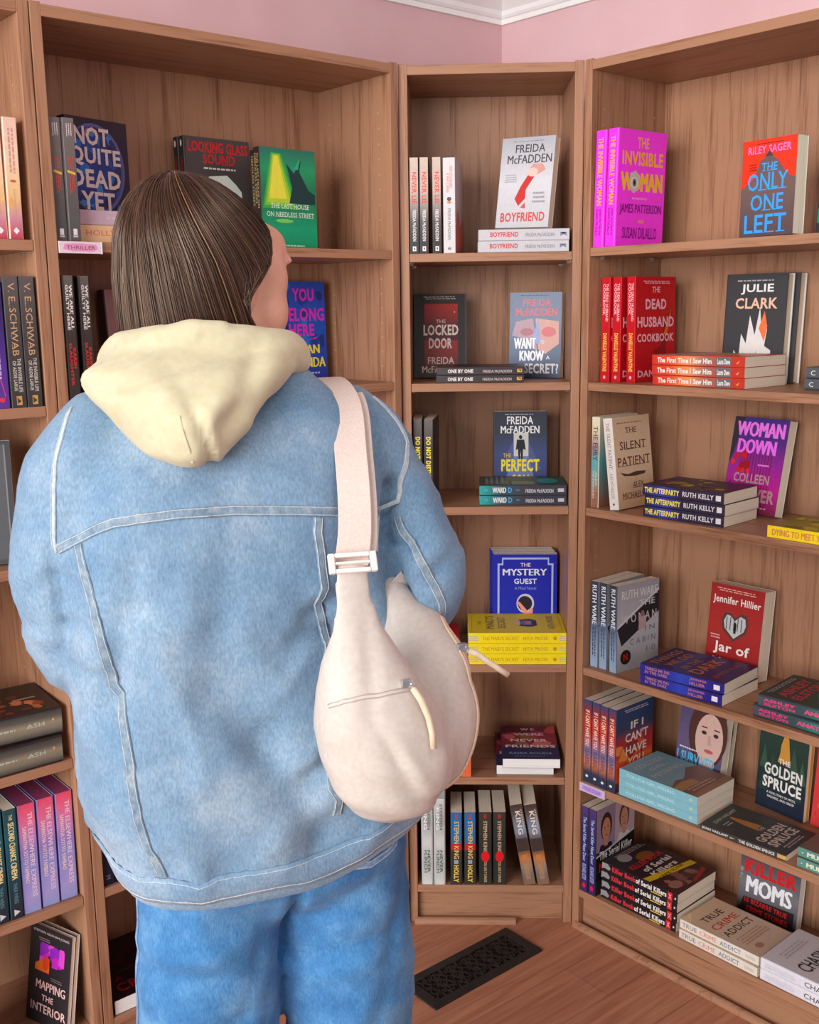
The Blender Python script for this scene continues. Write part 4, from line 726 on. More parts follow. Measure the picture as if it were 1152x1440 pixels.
# right bookcase, fifth shelf
G = 'sunset-coloured paperbacks, spines out'
for i, (u_, v_, y_, r_, t_) in enumerate(((.0435, .009, 0, .0, 'outermost, against the bookcase side'), (.069, .007, 0, .003, 'second from the bookcase side'), (.0945, .003, -.005, .008, 'third from the bookcase side'), (.1195, .003, -.02, .004, 'the one showing its front cover'))):
    B('sunset', 'R', 5, 'S', u_, v_, 0, y_, 0, r_, label='sunset orange and blue paperback, '+t_, group=G)
B('portrait', 'R', 5, 'F', .167, .163, yaw_=-.06, lean=.142, label='paperback with a woman portrait and blue title, front one', group='portrait paperbacks')
B('portrait', 'R', 5, 'F', .157, .196, yaw_=-.0, lean=.150, label='paperback with a woman portrait, half hidden behind its twin', group='portrait paperbacks')
G = 'sky blue paperbacks in a stack'
for i, t_ in enumerate(('bottom', 'middle', 'top')):
    B('skyblue', 'R', 5, 'P', .339+.001*i, .011-.003*i, .0225*i, (.018, .010, .0)[i], label='sky blue paperback, %s of the stack of three' % t_, group=G)
B('spruce', 'R', 5, 'F', .367, .196, yaw_=-.12, lean=.061, roll_=-.01, label='upright dark green paperback with a golden tree')
B('reddot', 'R', 5, 'F', .505, .19, yaw_=-.02, lean=.1, label='coral red paperback just showing beside the golden tree cover')
B('spruceflat', 'R', 5, 'P', .552, .008, 0, .04, label='thin dark grey paperback with a golden tree, lying flat')
B('sage', 'R', 5, 'P', .771, .009, 0, .0, label='sage green paperback cut by the picture edge, lower of two', group='sage green paperbacks')
B('sage', 'R', 5, 'P', .769, .016, .02, .01, label='sage green paperback cut by the picture edge, upper of two', group='sage green paperbacks')
# right bookcase, bottom shelf
G = 'navy-spined paperbacks with photographed faces'
B('truecover', 'R', 6, 'S', .0447, .003, roll_=0, label='navy-spined paperback, tight against the bookcase side', group=G)
B('truecover', 'R', 6, 'S', .0685, .003, yaw_=-.02, label='navy-spined paperback whose cover shows two faces', group=G)
G = 'black paperbacks with red spine lettering'
for i, t_ in enumerate(('bottom', 'second from the bottom', 'second from the top', 'top')):
    B('killerbook', 'R', 6, 'P', (.2895, .2925, .290, .2925)[i], (.017, .016, .018, .016)[i], .024*i, (.012, .008, .014, .010)[i], label='black paperback with red spine letters, %s of four' % t_, group=G)
B('moms', 'R', 6, 'F', .325, .209, yaw_=.01, lean=.108, label='grey paperback with red and white block title, bottom shelf')
B('beige', 'R', 6, 'P', .503, .004, 0, -.02, label='beige paperback with white spine, lower of two lying flat', group='beige paperbacks lying flat')
B('beige', 'R', 6, 'P', .501, .012, .0215, -.006, label='beige paperback with white spine, upper of two lying flat', group='beige paperbacks lying flat')
B('palegrey', 'R', 6, 'P', .745, .004, 0, .002, label='pale grey hardcover, lower of two in the lower right corner', group='pale grey hardcovers')
B('palegrey', 'R', 6, 'P', .7455, .004, .026, .008, label='pale grey hardcover, upper of two in the lower right corner', group='pale grey hardcovers')
# corner bookcase, top shelf
G = 'paperbacks with cream-to-black spines'
for i, t_ in enumerate(('against the bookcase side', 'in the middle of three', 'next to the white spine')):
    B('neverlie', 'M', 1, 'S', (-.1582, -.1365, -.1078)[i], .003, 0, 0, 0, (.002, .003, -.004)[i], label='paperback with cream-to-black spine and red title, '+t_, group=G)
B('whitespine', 'M', 1, 'S', -.0775, .004, yaw_=-.13, roll_=-.003, label='white-spined paperback beside the cream-to-black spines')
G = 'silver paperbacks with red title'
B('tie', 'M', 1, 'P', .172, .004, 0, -.008, label='silver paperback lying at the bottom of the pile', group=G)
B('tie', 'M', 1, 'P', .173, .006, .025, -.012, label='silver paperback lying under the standing copy', group=G)
B('tie', 'M', 1, 'F', .012, .077, .05, -.50, .165, .02, label='silver paperback with a red tie, standing on two lying copies', group=G)
# second shelf
B('doorbook', 'M', 2, 'F', -.179, .150, yaw_=-.005, lean=.21, label='black paperback with a red door on the cover')
B('whisper', 'M', 2, 'F', .048, .160, yaw_=-.34, lean=.055, label='blue-grey paperback with close-up lips on the cover')
B('onebyone', 'M', 2, 'P', .075, .006, 0, -.006, label='dark brown paperback with white spine title, lower of two', group='dark brown paperbacks lying flat')
B('onebyone', 'M', 2, 'P', .0755, .005, .018, -.02, label='dark brown paperback with white spine title, upper of two', group='dark brown paperbacks lying flat')
# third shelf
B('disturb', 'M', 3, 'S', -.1562, .014, label='dark paperback with yellow spine title against the bookcase side', group='dark paperbacks with yellow upright titles')
B('disturb', 'M', 3, 'S', -.1325, .009, yaw_=-.09, roll_=.006, label='dark paperback with yellow spine title and part of its cover seen', group='dark paperbacks with yellow upright titles')
B('doorway', 'M', 3, 'F', .014, .166, yaw_=-.014, lean=.066, label='slate blue paperback with a figure in a lit doorway')
B('ward', 'M', 3, 'P', .1765, .02, 0, -.017, label='teal and charcoal paperback, lower of two lying flat', group='teal and charcoal paperbacks')
B('ward', 'M', 3, 'P', .1755, .015, .024, -.028, label='teal and charcoal paperback, upper of two lying flat', group='teal and charcoal paperbacks')
# fourth shelf
G = 'royal blue paperbacks standing in a row'
for i, t_ in enumerate(('front one showing its white border', 'second from the front', 'third from the front', 'rearmost, against the back')):
    B('royalblue', 'M', 4, 'F', .013-.002*i, .173+.0215*i, 0, -.012, 0, 0, label='royal blue paperback, '+t_, group=G)
G = 'bright yellow paperbacks in a stack'
for i, t_ in enumerate(('bottom', 'middle', 'top')):
    B('yellow', 'M', 4, 'P', .1785, .003, .026*i, (-.003, -.008, -.014)[i]*0.5, label='bright yellow paperback, %s of the stack of three' % t_, group=G)
B('crimson', 'M', 4, 'B', -.174, .03, label='crimson paperback lying flat, glimpsed between the elbow and the yellow stack')
# fifth shelf
B('friends', 'M', 5, 'B', .015, .02, 0, -.02, label='crimson and navy paperback, lower of two lying tail out', group='crimson and navy paperbacks')
B('friends', 'M', 5, 'B', .029, .004, .024, -.016, label='crimson and navy paperback, upper of two lying tail out', group='crimson and navy paperbacks')
B('orange', 'M', 5, 'S', -.0467, .004, yaw_=-.03, label='orange paperback showing just past the bag')
# bottom shelf
G = 'silver hardcovers, spines out'
B('silver', 'M', 6, 'S', -.141, .004, label='silver hardcover standing beside the jeans', group=G)
B('silver', 'M', 6, 'S', -.1105, .003, label='silver hardcover next to the blue and black spines', group=G)
G = 'blue and black spines'
B('bluedark', 'M', 6, 'S', -.0702, .004, roll_=.003, label='paperback with blue over black spine, beside the silver hardcover', group=G)
B('bluedark', 'M', 6, 'S', -.0357, .005, roll_=-.003, label='paperback with blue over black spine, beside the red-dot spines', group=G)
G = 'black spines with a red dot'
B('blackdot', 'M', 6, 'S', .0035, .005, roll_=-.004, label='black spine with a red dot, beside the blue and black spine', group=G)
B('blackdot', 'M', 6, 'S', .0385, .005, roll_=-.006, label='black spine with a red dot, beside the slanting books', group=G)
G = 'slanting brown and blue spines'
B('dusk', 'M', 6, 'S', .112, .002, roll_=-.168, label='slanting brown and blue spine, the one leaning underneath', group=G)
B('dusk', 'M', 6, 'S', .1465, .003, roll_=-.168, label='slanting brown and blue spine, nearest the right bookcase', group=G)
# left bookcase, top shelf
B('steelgrey', 'L', 1, 'S', .0432, .009, label='grey spine with red lettering, against the bookcase upright', group='grey spines with red lettering')
B('steelgrey', 'L', 1, 'S', .0655, .003, label='grey spine with red lettering, beside the blue circular cover', group='grey spines with red lettering')
B('sandflat', 'L', 1, 'P', .283, .028, 0, label='sand-coloured paperback lying under the lilac one')
B('lilacflat', 'L', 1, 'P', .285, .03, .0315, label='pale lilac paperback lying under the blue circular cover')
B('halo', 'L', 1, 'F', .105, .135, .058, .2, .03, .014, label='dark hardcover with a blue circle and large cream title')
B('glass', 'L', 1, 'F', .382, .190, yaw_=.012, lean=.039, roll_=.006, label='dark hardcover with red title above the head, front one', group='dark hardcovers with red title')
B('glass', 'L', 1, 'F', .380, .2115, yaw_=.012, lean=.039, roll_=.006, label='dark hardcover with red title above the head, rear one', group='dark hardcovers with red title')
B('emerald', 'L', 1, 'F', .490, .076, yaw_=-.015, lean=.029, roll_=.012, label='emerald green paperback with a yellow beam, front one', group='emerald paperbacks')
B('emerald', 'L', 1, 'F', .503, .104, yaw_=-.015, lean=.035, label='emerald paperback behind its twin, only the edge showing', group='emerald paperbacks')
# second shelf
B('guilty', 'L', 2, 'S', .0462, .003, label='dark hardcover with white and red spine text, beside the upright', group='dark hardcovers with white and red spines')
B('guilty', 'L', 2, 'S', .080, .012, label='dark hardcover with white and red spine text, nearer the woman', group='dark hardcovers with white and red spines')
B('mauve', 'L', 2, 'F', .194, .199, yaw_=.08, lean=.074, label='dusky mauve hardcover partly behind the hair')
B('cobalt', 'L', 2, 'F', .605, .2, yaw_=.085, lean=.038, roll_=.006, label='cobalt blue paperback with pink and yellow title beside the face')
# lower shelves
for i in range(2):
    B('nightblue', 'L', 5, 'S', .047+.028*i, .01, label='midnight blue spine in the shade beside the jacket hem, '+('by the upright' if i == 0 else 'further in'), group='midnight blue spines')
B('cruel', 'L', 6, 'B', .027, .008, 0, .0, label='black paperback with dark red title lying flat by the jeans')
B('ivory', 'L', 6, 'P', .52, .03, label='ivory paperback lying flat, seen between the legs')
# far left bookcase
B('peach', 'F', 1, 'S', .7335, .006, label='peach-coloured spine cut by the left picture edge', group='peach-coloured spines')
B('peach', 'F', 1, 'S', .759, .003, roll_=.012, label='peach-coloured spine next to the bookcase side', group='peach-coloured spines')
B('violet', 'F', 2, 'S', .713, .004, label='violet spine at the left picture edge')
B('addie', 'F', 2, 'S', .742, .002, label='charcoal spine with bronze serif name, beside the violet one', group='charcoal spines with bronze names')
B('addie', 'F', 2, 'S', .770, .002, label='charcoal spine with bronze serif name, by the bookcase side', group='charcoal spines with bronze names')
B('smoke', 'F', 3, 'F', .565, .09, yaw_=-.35, lean=.08, label='dark grey framed hardcover behind the left sleeve')
B('pewter', 'F', 4, 'P', .757, .003, 0, 0, label='very thick pewter-spined hardcover, lower of two', group='pewter-spined hardcovers')
B('pewter', 'F', 4, 'P', .762, .008, .0535, -.06, label='very thick pewter-spined hardcover with leafy cover, upper of two', group='pewter-spined hardcovers')
B('cinema', 'F', 5, 'S', .635, .01, roll_=.006, label='dark teal spine with pale yellow title, at the picture edge', group='dark teal spines')
B('cinema', 'F', 5, 'S', .6615, .01, roll_=.006, label='dark teal spine with pale yellow title, beside the lavender spines', group='dark teal spines')
G = 'pink-topped lavender spines'
for i, t_ in enumerate(('beside the dark teal spine', 'in the middle of three', 'closest to the bookcase side')):
    B('express', 'F', 5, 'S', (.697, .7335, .770)[i], (.013, .015, .016)[i], 0, .005, 0, .011, label='pink-topped lavender spine, '+t_, group=G)
B('interior', 'F', 6, 'F', .684, .124, yaw_=-1.25, lean=.17, label='thin black paperback with a purple and orange splash, front one', group='thin black paperbacks')
B('interior', 'F', 6, 'F', .694, .127, yaw_=-1.25, lean=.17, label='thin black paperback behind the purple and orange splash cover', group='thin black paperbacks')
B('crimsonspine', 'F', 6, 'S', .605, .01, roll_=-.12, label='black paperback with a red spine in the lower left corner')

# ------------------------------------------------------------------ shelf tags
def shelf_tag(U, s, x0, wd, ht, text, paper, wash, inkc, label):
    z1 = shelf_z(U, s)-0.001
    root = empty('shelf_tag', UNIT[U] @ Matrix.Translation((x0, -0.0005, z1-ht))); tag(root, label, 'sign')
    mb = MB(); mb.box((0, -0.0035, 0), (wd, 0, ht)); mb.box((wd-.002, -.0042, -.0005), (wd+.0005, 0, ht+.0005))
    o = link('holder', mb.mesh('holder', [noise_mat('clear_holder_plastic', (214, 206, 214), scale=90, rough=0.2)]), root); bevel(o, .0005)
    mb = MB(); pl = lambda x, y, h: (wd*(.03+.94*x), -.0036-h, ht*(.06+.88*y))
    v, f = GLYPH[(text, 0.0)]
    mb.face([pl(0, 0, 0), pl(1, 0, 0), pl(1, 1, 0), pl(0, 1, 0)], 0, [lin(paper)]*4)
    print_ops(mb, [P_([(.06, .3), (.1, .82), (.5, .9), (.88, .8), (.93, .4), (.8, .14), (.3, .12)], wash), T_(text, .15, .32, .86, .66, inkc, 0.0)], pl)
    link('paper_card', mb.mesh('paper_card', [INK], colour=True), root)
shelf_tag('L', 1, .0205, .0795, .0205, 'THRILLER', (226, 206, 220), (224, 150, 190), (120, 60, 90), 'pink shelf tag on the top shelf of the left bookcase')
shelf_tag('R', 5, .0205, .075, .0205, 'TRUE CRIME', (206, 186, 232), (190, 150, 226), (150, 100, 190), 'lilac shelf tag on the right bookcase under the sunset spines')

# ------------------------------------------------------------------ cast-iron floor register
VENT_BLACK = noise_mat('black_iron', (40, 36, 36), (52, 47, 46), scale=60, rough=0.5, metal=0.3)
VENT_DARK = noise_mat('duct_shade', (10, 9, 9), (16, 14, 14), scale=30, rough=0.9)
ang = math.radians(42.0)
vm = Matrix.Translation((-0.0475, -0.189, 0.0)) @ Matrix.Rotation(ang, 4, 'Z')
vent = empty('floor_vent', vm); tag(vent, 'black iron floor vent with scroll grille in front of the corner bookcase', 'vent')
LX, LY = 0.169, 0.062
mb = MB()
def rect_ring(mb, ox, oy, ix, iy, z0, z1):
    o_ = [(-ox, -oy), (ox, -oy), (ox, oy), (-ox, oy)]; i_ = [(-ix, -iy), (ix, -iy), (ix, iy), (-ix, iy)]
    vs = [(x, y, z) for z in (z0, z1) for x, y in o_+i_]
    fs = []
    for k in range(4):
        j = (k+1) % 4
        fs += [(8+k, 8+j, 12+j, 12+k), (k, 4+k, 4+j, j), (k, j, 8+j, 8+k), (4+k, 12+k, 12+j, 4+j)]
    mb.add(vs, fs)
rect_ring(mb, LX, LY, .143, .040, .0003, .0055)
o = link('frame', mb.mesh('frame', [VENT_BLACK]), vent); bevel(o, .002, 2)
mb = MB(); mb.box((-.143, -.040, .0004), (.143, .040, .0010)); link('duct_shade_sheet', mb.mesh('duct_shade_sheet', [VENT_DARK]), vent)  # thin near-black sheet: shade of the duct hollow put in as colour
mb = MB()
def flat_bar(p, q, wd=.0042, z0=.0012, z1=.005):
    p = Vector(p); q = Vector(q); d = (q-p).normalized(); n = Vector((-d.y, d.x))*wd/2
    c = [p+n, p-n, q-n, q+n]
    mb.prism([(v.x, v.y) for v in reversed(c)] if False else [(v.x, v.y) for v in (p-n, q-n, q+n, p+n)], z0, z1)
def arc_bar(cx, cy, r, a0, a1, n=10, wd=.0042):
    pts = [(cx+r*math.cos(math.radians(a0+(a1-a0)*i/n)), cy+r*math.sin(math.radians(a0+(a1-a0)*i/n))) for i in range(n+1)]
    for i in range(n): flat_bar(pts[i], pts[i+1], wd)
for i in range(6):                                     # six scroll panels
    x = -.119+.0477*i
    if i < 5: flat_bar((x+.02385, -.041), (x+.02385, .041), .005)
    flat_bar((x-.0238, 0), (x+.0238, 0), .004)
    for sy in (1, -1):
        arc_bar(x-.0105, sy*.0135, .0095, 0, 330); arc_bar(x+.0105, sy*.0135, .0095, -150, 180)
        arc_bar(x, sy*.031, .0085, 180 if sy > 0 else 180, 360 if sy > 0 else 0)
        flat_bar((x, 0), (x, sy*.041), .0036); flat_bar((x-.0238, sy*.041), (x-.013, sy*.025), .004); flat_bar((x+.0238, sy*.041), (x+.013, sy*.025), .004)
    arc_bar(x, 0, .0055, 0, 360, 10)
link('grille', mb.mesh('grille', [VENT_BLACK]), vent)
# ------------------------------------------------------------------ the woman
P0 = Vector((-0.339, -1.19, 0.0)); TH = 0.42
PM = Matrix.Translation(P0) @ Matrix.Rotation(TH, 4, 'Z'); PMI = PM.inverted()
person = empty('person', PM)
tag(person, 'woman seen from behind in pale denim jacket, cream hood and blue jeans, looking right', 'person')

def loft_geo(rings, n=40, p=2.5):
    """rings: (centre a, centre b, z, half width, depth back, depth front)"""
    vs = []; fs = []
    for (a, b, z, hw, db, df) in rings:
        for k in range(n):
            t = 2*PI*k/n; c, s = math.cos(t), math.sin(t)
            x = hw*math.copysign(abs(c)**(2/p), c); y = (df if s > 0 else db)*math.copysign(abs(s)**(2/p), s)
            vs.append((a+x, b+y, z))
    for i in range(len(rings)-1):
        for k in range(n):
            fs.append((i*n+k, i*n+(k+1) % n, (i+1)*n+(k+1) % n, (i+1)*n+k))
    fs.append(tuple(reversed(range(n)))); fs.append(tuple(range((len(rings)-1)*n, len(rings)*n)))
    return vs, fs

def smooth_path(pts, rad, k=5):
    """Catmull-Rom through points and radii"""
    P = [Vector(q) for q in pts]; out = []; rr = []
    for i in range(len(P)-1):
        p0 = P[max(i-1, 0)]; p1 = P[i]; p2 = P[i+1]; p3 = P[min(i+2, len(P)-1)]
        for j in range(k):
            t = j/k
            out.append(0.5*((2*p1)+(p2-p0)*t+(2*p0-5*p1+4*p2-p3)*t*t+(3*p1-p0-3*p2+p3)*t**3))
            rr.append(rad[i]+(rad[i+1]-rad[i])*(t*t*(3-2*t)))
    out.append(P[-1]); rr.append(rad[-1]); return out, rr

def ellipsoid_geo(c, r, rot=None, n=20, m=14):
    vs = []; fs = []
    R = rot if rot is not None else Matrix.Identity(3); c = Vector(c)
    vs.append(c+R @ Vector((0, 0, -r[2])))
    for i in range(1, m):
        ph = -PI/2+PI*i/m
        for k in range(n):
            t = 2*PI*k/n
            vs.append(c+R @ Vector((r[0]*math.cos(ph)*math.cos(t), r[1]*math.cos(ph)*math.sin(t), r[2]*math.sin(ph))))
    vs.append(c+R @ Vector((0, 0, r[2])))
    for k in range(n): fs.append((0, 1+(k+1) % n, 1+k))
    for i in range(m-2):
        for k in range(n): fs.append((1+i*n+k, 1+i*n+(k+1) % n, 1+(i+1)*n+(k+1) % n, 1+(i+1)*n+k))
    L_ = len(vs)-1
    for k in range(n): fs.append((L_, 1+(m-2)*n+k, 1+(m-2)*n+(k+1) % n))
    return vs, fs

def fuse(name, shells, voxel, smooth_it=6, fac=0.5):
    """one continuous surface round all the closed shells"""
    mb = MB()
    for vs, fs in shells: mb.add(vs, fs)
    me = mb.mesh(name, [])
    o = bpy.data.objects.new(name, me); COL.objects.link(o)
    m = o.modifiers.new('r', 'REMESH'); m.mode = 'VOXEL'; m.voxel_size = voxel; m.use_smooth_shade = True
    s = o.modifiers.new('s', 'SMOOTH'); s.iterations = smooth_it; s.factor = fac
    dg = bpy.context.evaluated_depsgraph_get(); dg.update()
    ev = o.evaluated_get(dg)
    out = bpy.data.meshes.new_from_object(ev)
    bpy.data.objects.remove(o); bpy.data.meshes.remove(me)
    out.name = name
    return out

def np_verts(me):
    a = np.empty(len(me.vertices)*3); me.vertices.foreach_get('co', a); return a.reshape(-1, 3)
def np_normals(me):
    a = np.empty(len(me.vertices)*3); me.vertices.foreach_get('normal', a); return a.reshape(-1, 3)
def set_verts(me, v):
    me.vertices.foreach_set('co', v.reshape(-1)); me.update()

# ---- denim
def denim_mat(name, base, light, dark, scale=1.0, bump=0.25):
    m, nt, b = new_mat(name); N = nt.nodes.new; L = nt.links.new
    tc = N('ShaderNodeTexCoord')
    big = N('ShaderNodeTexNoise'); big.inputs['Scale'].default_value = 7*scale; big.inputs['Detail'].default_value = 5; big.inputs['Roughness'].default_value = 0.62
    L(tc.outputs['Object'], big.inputs['Vector'])
    mp = N('ShaderNodeMapping'); mp.inputs['Scale'].default_value = (420, 420, 170); mp.inputs['Rotation'].default_value = (0, 0.5, 0); L(tc.outputs['Object'], mp.inputs['Vector'])
    fine = N('ShaderNodeTexNoise'); fine.inputs['Scale'].default_value = 1.0; fine.inputs['Detail'].default_value = 3; L(mp.outputs['Vector'], fine.inputs['Vector'])
    rp = N('ShaderNodeValToRGB'); e = rp.color_ramp.elements
    e[0].position = 0.30; e[0].color = (*lin(dark), 1); e[1].position = 0.70; e[1].color = (*lin(light), 1); k = e.new(0.5); k.color = (*lin(base), 1)
    L(big.outputs['Fac'], rp.inputs['Fac'])
    mr = N('ShaderNodeMapRange'); mr.inputs['From Min'].default_value = 0.25; mr.inputs['From Max'].default_value = 0.75; mr.inputs['To Min'].default_value = 0.78; mr.inputs['To Max'].default_value = 1.22; L(fine.outputs['Fac'], mr.inputs['Value'])
    mx = N('ShaderNodeMix'); mx.data_type = 'RGBA'; mx.blend_type = 'MULTIPLY'; mx.inputs[0].default_value = 1.0
    L(rp.outputs['Color'], mx.inputs[6]); L(mr.outputs['Result'], mx.inputs[7]); L(mx.outputs[2], b.inputs['Base Color'])
    b.inputs['Roughness'].default_value = 0.9; b.inputs['Specular IOR Level'].default_value = 0.15; b.inputs['Sheen Weight'].default_value = 0.12
    bp = N('ShaderNodeBump'); bp.inputs['Strength'].default_value = bump; bp.inputs['Distance'].default_value = 0.0012
    L(fine.outputs['Fac'], bp.inputs['Height']); L(bp.outputs['Normal'], b.inputs['Normal'])
    return m
DENIM = denim_mat('washed_pale_denim', (120, 147, 172), (154, 171, 187), (94, 127, 158))
DENIM_SEAM = denim_mat('faded_denim_seam', (124, 143, 160), (156, 165, 174), (98, 120, 142), 9.0)
DENIM_EDGE = denim_mat('pale_denim_edge', (176, 186, 194), (190, 196, 202), (160, 172, 184), 6.0)
JEANS = denim_mat('mid_blue_denim', (68, 122, 172), (106, 154, 196), (44, 96, 150), 1.4, 0.4)
JEANS_SEAM = denim_mat('mid_blue_denim_seam', (104, 140, 180), (140, 166, 196), (70, 108, 156), 6.0)
SKIN = noise_mat('skin', (206, 150, 128), (216, 162, 140), scale=30, rough=0.5)
CREAM = noise_mat('cream_cotton', (194, 184, 152), (200, 192, 163), scale=120, rough=0.92, bump=0.12, sheen=0.15, spec=0.15)

# ---- jacket
def arm_tube(pts, rad):
    p, r = smooth_path(pts, rad, 6); return tube_geo(p, r, 22)
LSH, LEL = (-.150, -.002, 1.345), (-.190, .012, 1.160)
RSH, REL = (.128, -.010, 1.345), (.198, -.062, 1.165)
def tr(l, r, z, db, df, b_=0): return ((l+r)/2, b_, z, (r-l)/2, db, df)
torso = loft_geo([tr(-.168, .204, .826, .124, .125), tr(-.178, .210, .855, .132, .128), tr(-.192, .212, .92, .138, .132), tr(-.200, .206, 1.0, .140, .132), tr(-.206, .180, 1.10, .140, .13),
                  tr(-.209, .160, 1.18, .138, .128), tr(-.210, .155, 1.25, .136, .122), tr(-.200, .152, 1.31, .130, .115), tr(-.172, .145, 1.355, .120, .105), (-.012, .002, 1.393, .140, .104, .092), (-.012, .006, 1.425, .104, .083, .078), (-.012, .010, 1.455, .072, .068, .072)], 56, 3.0)
lsl = arm_tube([(-.085, 0, 1.362), LSH, (-.193, .004, 1.262), LEL, (-.168, .085, 1.105), (-.12, .165, 1.075), (-.070, .205, 1.065)], [.056, .074, .070, .064, .058, .052, .046])
rsl = arm_tube([(.070, 0, 1.362), RSH, (.172, -.032, 1.255), REL, (.168, .045, 1.112), (.115, .15, 1.075), (.072, .20, 1.065)], [.054, .068, .060, .056, .053, .050, .045])
jk = fuse('denim_jacket', [torso, lsl, rsl], 0.0075, 7)
V = np_verts(jk); NRM = np_normals(jk)
def fold(V, c, d, length, width, depth):
    """a soft crease: ridge along direction d through c (a, z) on the back"""
    d = np.array(d, float); d /= np.linalg.norm(d); q = V[:, [0, 2]]-np.array(c)
    s = q @ d; t = q @ np.array([-d[1], d[0]])
    return depth*np.exp(-(t/width)**2)*np.exp(-(s/length)**2)*(V[:, 1] < .06)
disp = np.zeros(len(V))
for c, d, l, w_, h in [((.10, 1.02), (.55, .45), .10, .018, -.010), ((.085, .985), (.6, .5), .10, .02, .008), ((.0, .98), (-.5, 1), .16, .03, -.007), ((-.05, 1.0), (-.45, 1), .15, .03, .005),
                       ((.12, 1.12), (-.3, 1), .08, .018, -.009), ((.15, 1.10), (-.2, 1), .09, .018, .006), ((.06, 1.15), (-.6, 1), .07, .02, -.006), ((-.06, 1.19), (.1, 1), .07, .02, -.004), ((-.1, 1.19), (.1, 1), .07, .018, .004),
                       ((.16, 1.22), (.1, 1), .06, .014, -.008), ((.10, .86), (.4, .5), .08, .02, .006), ((.05, .90), (.5, .6), .09, .02, -.006), ((-.10, .86), (-.2, 1), .08, .02, .004), ((-.17, 1.13), (.15, 1), .07, .012, -.010),
                       ((-.21, 1.17), (1, .25), .04, .012, -.007), ((-.20, 1.12), (1, -.4), .05, .010, -.006), ((.20, 1.20), (1, .7), .05, .012, -.006), ((.20, 1.26), (-.3, 1), .05, .014, .005), ((.205, 1.14), (1, .3), .05, .010, -.005)]:
    disp += fold(V, c, d, l, w_, h)
from mathutils import noise as mnoise
def crease(V, line, width, depth):
    out_ = np.zeros(len(V)); q = V[:, [0, 2]]; best = np.full(len(V), 9.0)
    for (a0, z0), (a1, z1) in zip(line, line[1:]):
        e = np.array([a1-a0, z1-z0]); w0 = q-np.array([a0, z0]); t = np.clip((w0 @ e)/(e @ e), 0, 1)
        best = np.minimum(best, np.linalg.norm(w0-t[:, None]*e, axis=1))
    return -depth*np.exp(-(best/width)**2)*(V[:, 1] < .03)
for line, w_, h in [([(.156, 1.300), (.150, 1.262), (.146, 1.225), (.152, 1.185), (.170, 1.145)], .009, .022), ([(.150, 1.235), (.172, 1.228)], .006, .007), ([(-.226, 1.250), (-.218, 1.20), (-.214, 1.14)], .006, .008), ([(-.226, 1.225), (-.200, 1.212)], .006, .006), ([(-.222, 1.200), (-.194, 1.196)], .005, .005),
                   ([(.035, 1.165), (.085, 1.190)], .010, .009), ([(.020, 1.140), (.070, 1.150)], .010, .008), ([(.100, 1.03), (.060, 1.0), (.030, .985)], .009, .008), ([(-.02, 1.03), (.02, .955), (.045, .90)], .020, .007), ([(-.075, 1.10), (-.03, 1.02)], .018, .005), ([(-.15, 1.235), (-.145, 1.19)], .012, .005)]:
    disp += crease(V, line, w_, h)
def ridged(V, basis, amp, power, seed):
    o_ = np.empty(len(V)); B_ = V @ np.array(basis).T+seed
    for i in range(len(V)):
        n_ = mnoise.noise(Vector(B_[i])); o_[i] = (1-abs(n_)*1.6)
    return amp*np.sign(o_)*np.abs(o_)**power
low = np.clip((1.28-V[:, 2])/.12, .35, 1)*np.clip((V[:, 2]-.80)/.09, 0, 1)
disp += low*ridged(V, [(10, 0, 6), (0, 6, 0), (-3.2, 0, 5.0)], .0078, 2.2, 3.1)-.0026
disp += low*ridged(V, [(16, 0, -5), (0, 10, 0), (4, 0, 9)], .0038, 2.0, 11.7)
arm = np.clip((np.abs(V[:, 0]+.0)-.165)/.03, 0, 1)
disp += arm*ridged(V, [(9, 0, 5), (0, 9, 0), (-5, 0, 22)], .0045, 2.0, 23.3)
hemz = np.clip((.90-V[:, 2])/.02, 0, 1)*np.clip((V[:, 2]-.80)/.02, 0, 1)
disp += hemz*.0010*np.sin(np.arctan2(V[:, 1], V[:, 0]-.02)*74)
rng = np.random.RandomState(3)
for i in range(26):                                     # broad unevenness of the cloth
    k = rng.uniform(-1, 1, 3)*np.array([26, 26, 16]); disp += .0010*np.sin(V @ k+rng.uniform(0, 6.3))
disp *= np.clip((V[:, 2]-.838)/.03, 0, 1)
V = V+NRM*disp[:, None]
ha = np.clip((V[:, 0]-.02)/.16, 0, 1); hz = np.clip((1.0-V[:, 2])/.17, 0, 1)     # the bag drags the right side of the hem up
V[:, 2] += .036*ha*ha*(3-2*ha)*hz
set_verts(jk, V)
jk.materials.append(DENIM)
jacket = link('denim_jacket', jk, person)
JBVH = BVHTree.FromPolygons([Vector(v) for v in V], [tuple(p.vertices) for p in jk.polygons])

def cast(bvh, o, d):
    loc, nr, i, dist = bvh.ray_cast(Vector(o), Vector(d)); return loc, nr
def snap(bvh, p):
    loc, nr, i, dist = bvh.find_nearest(Vector(p)); return loc, nr

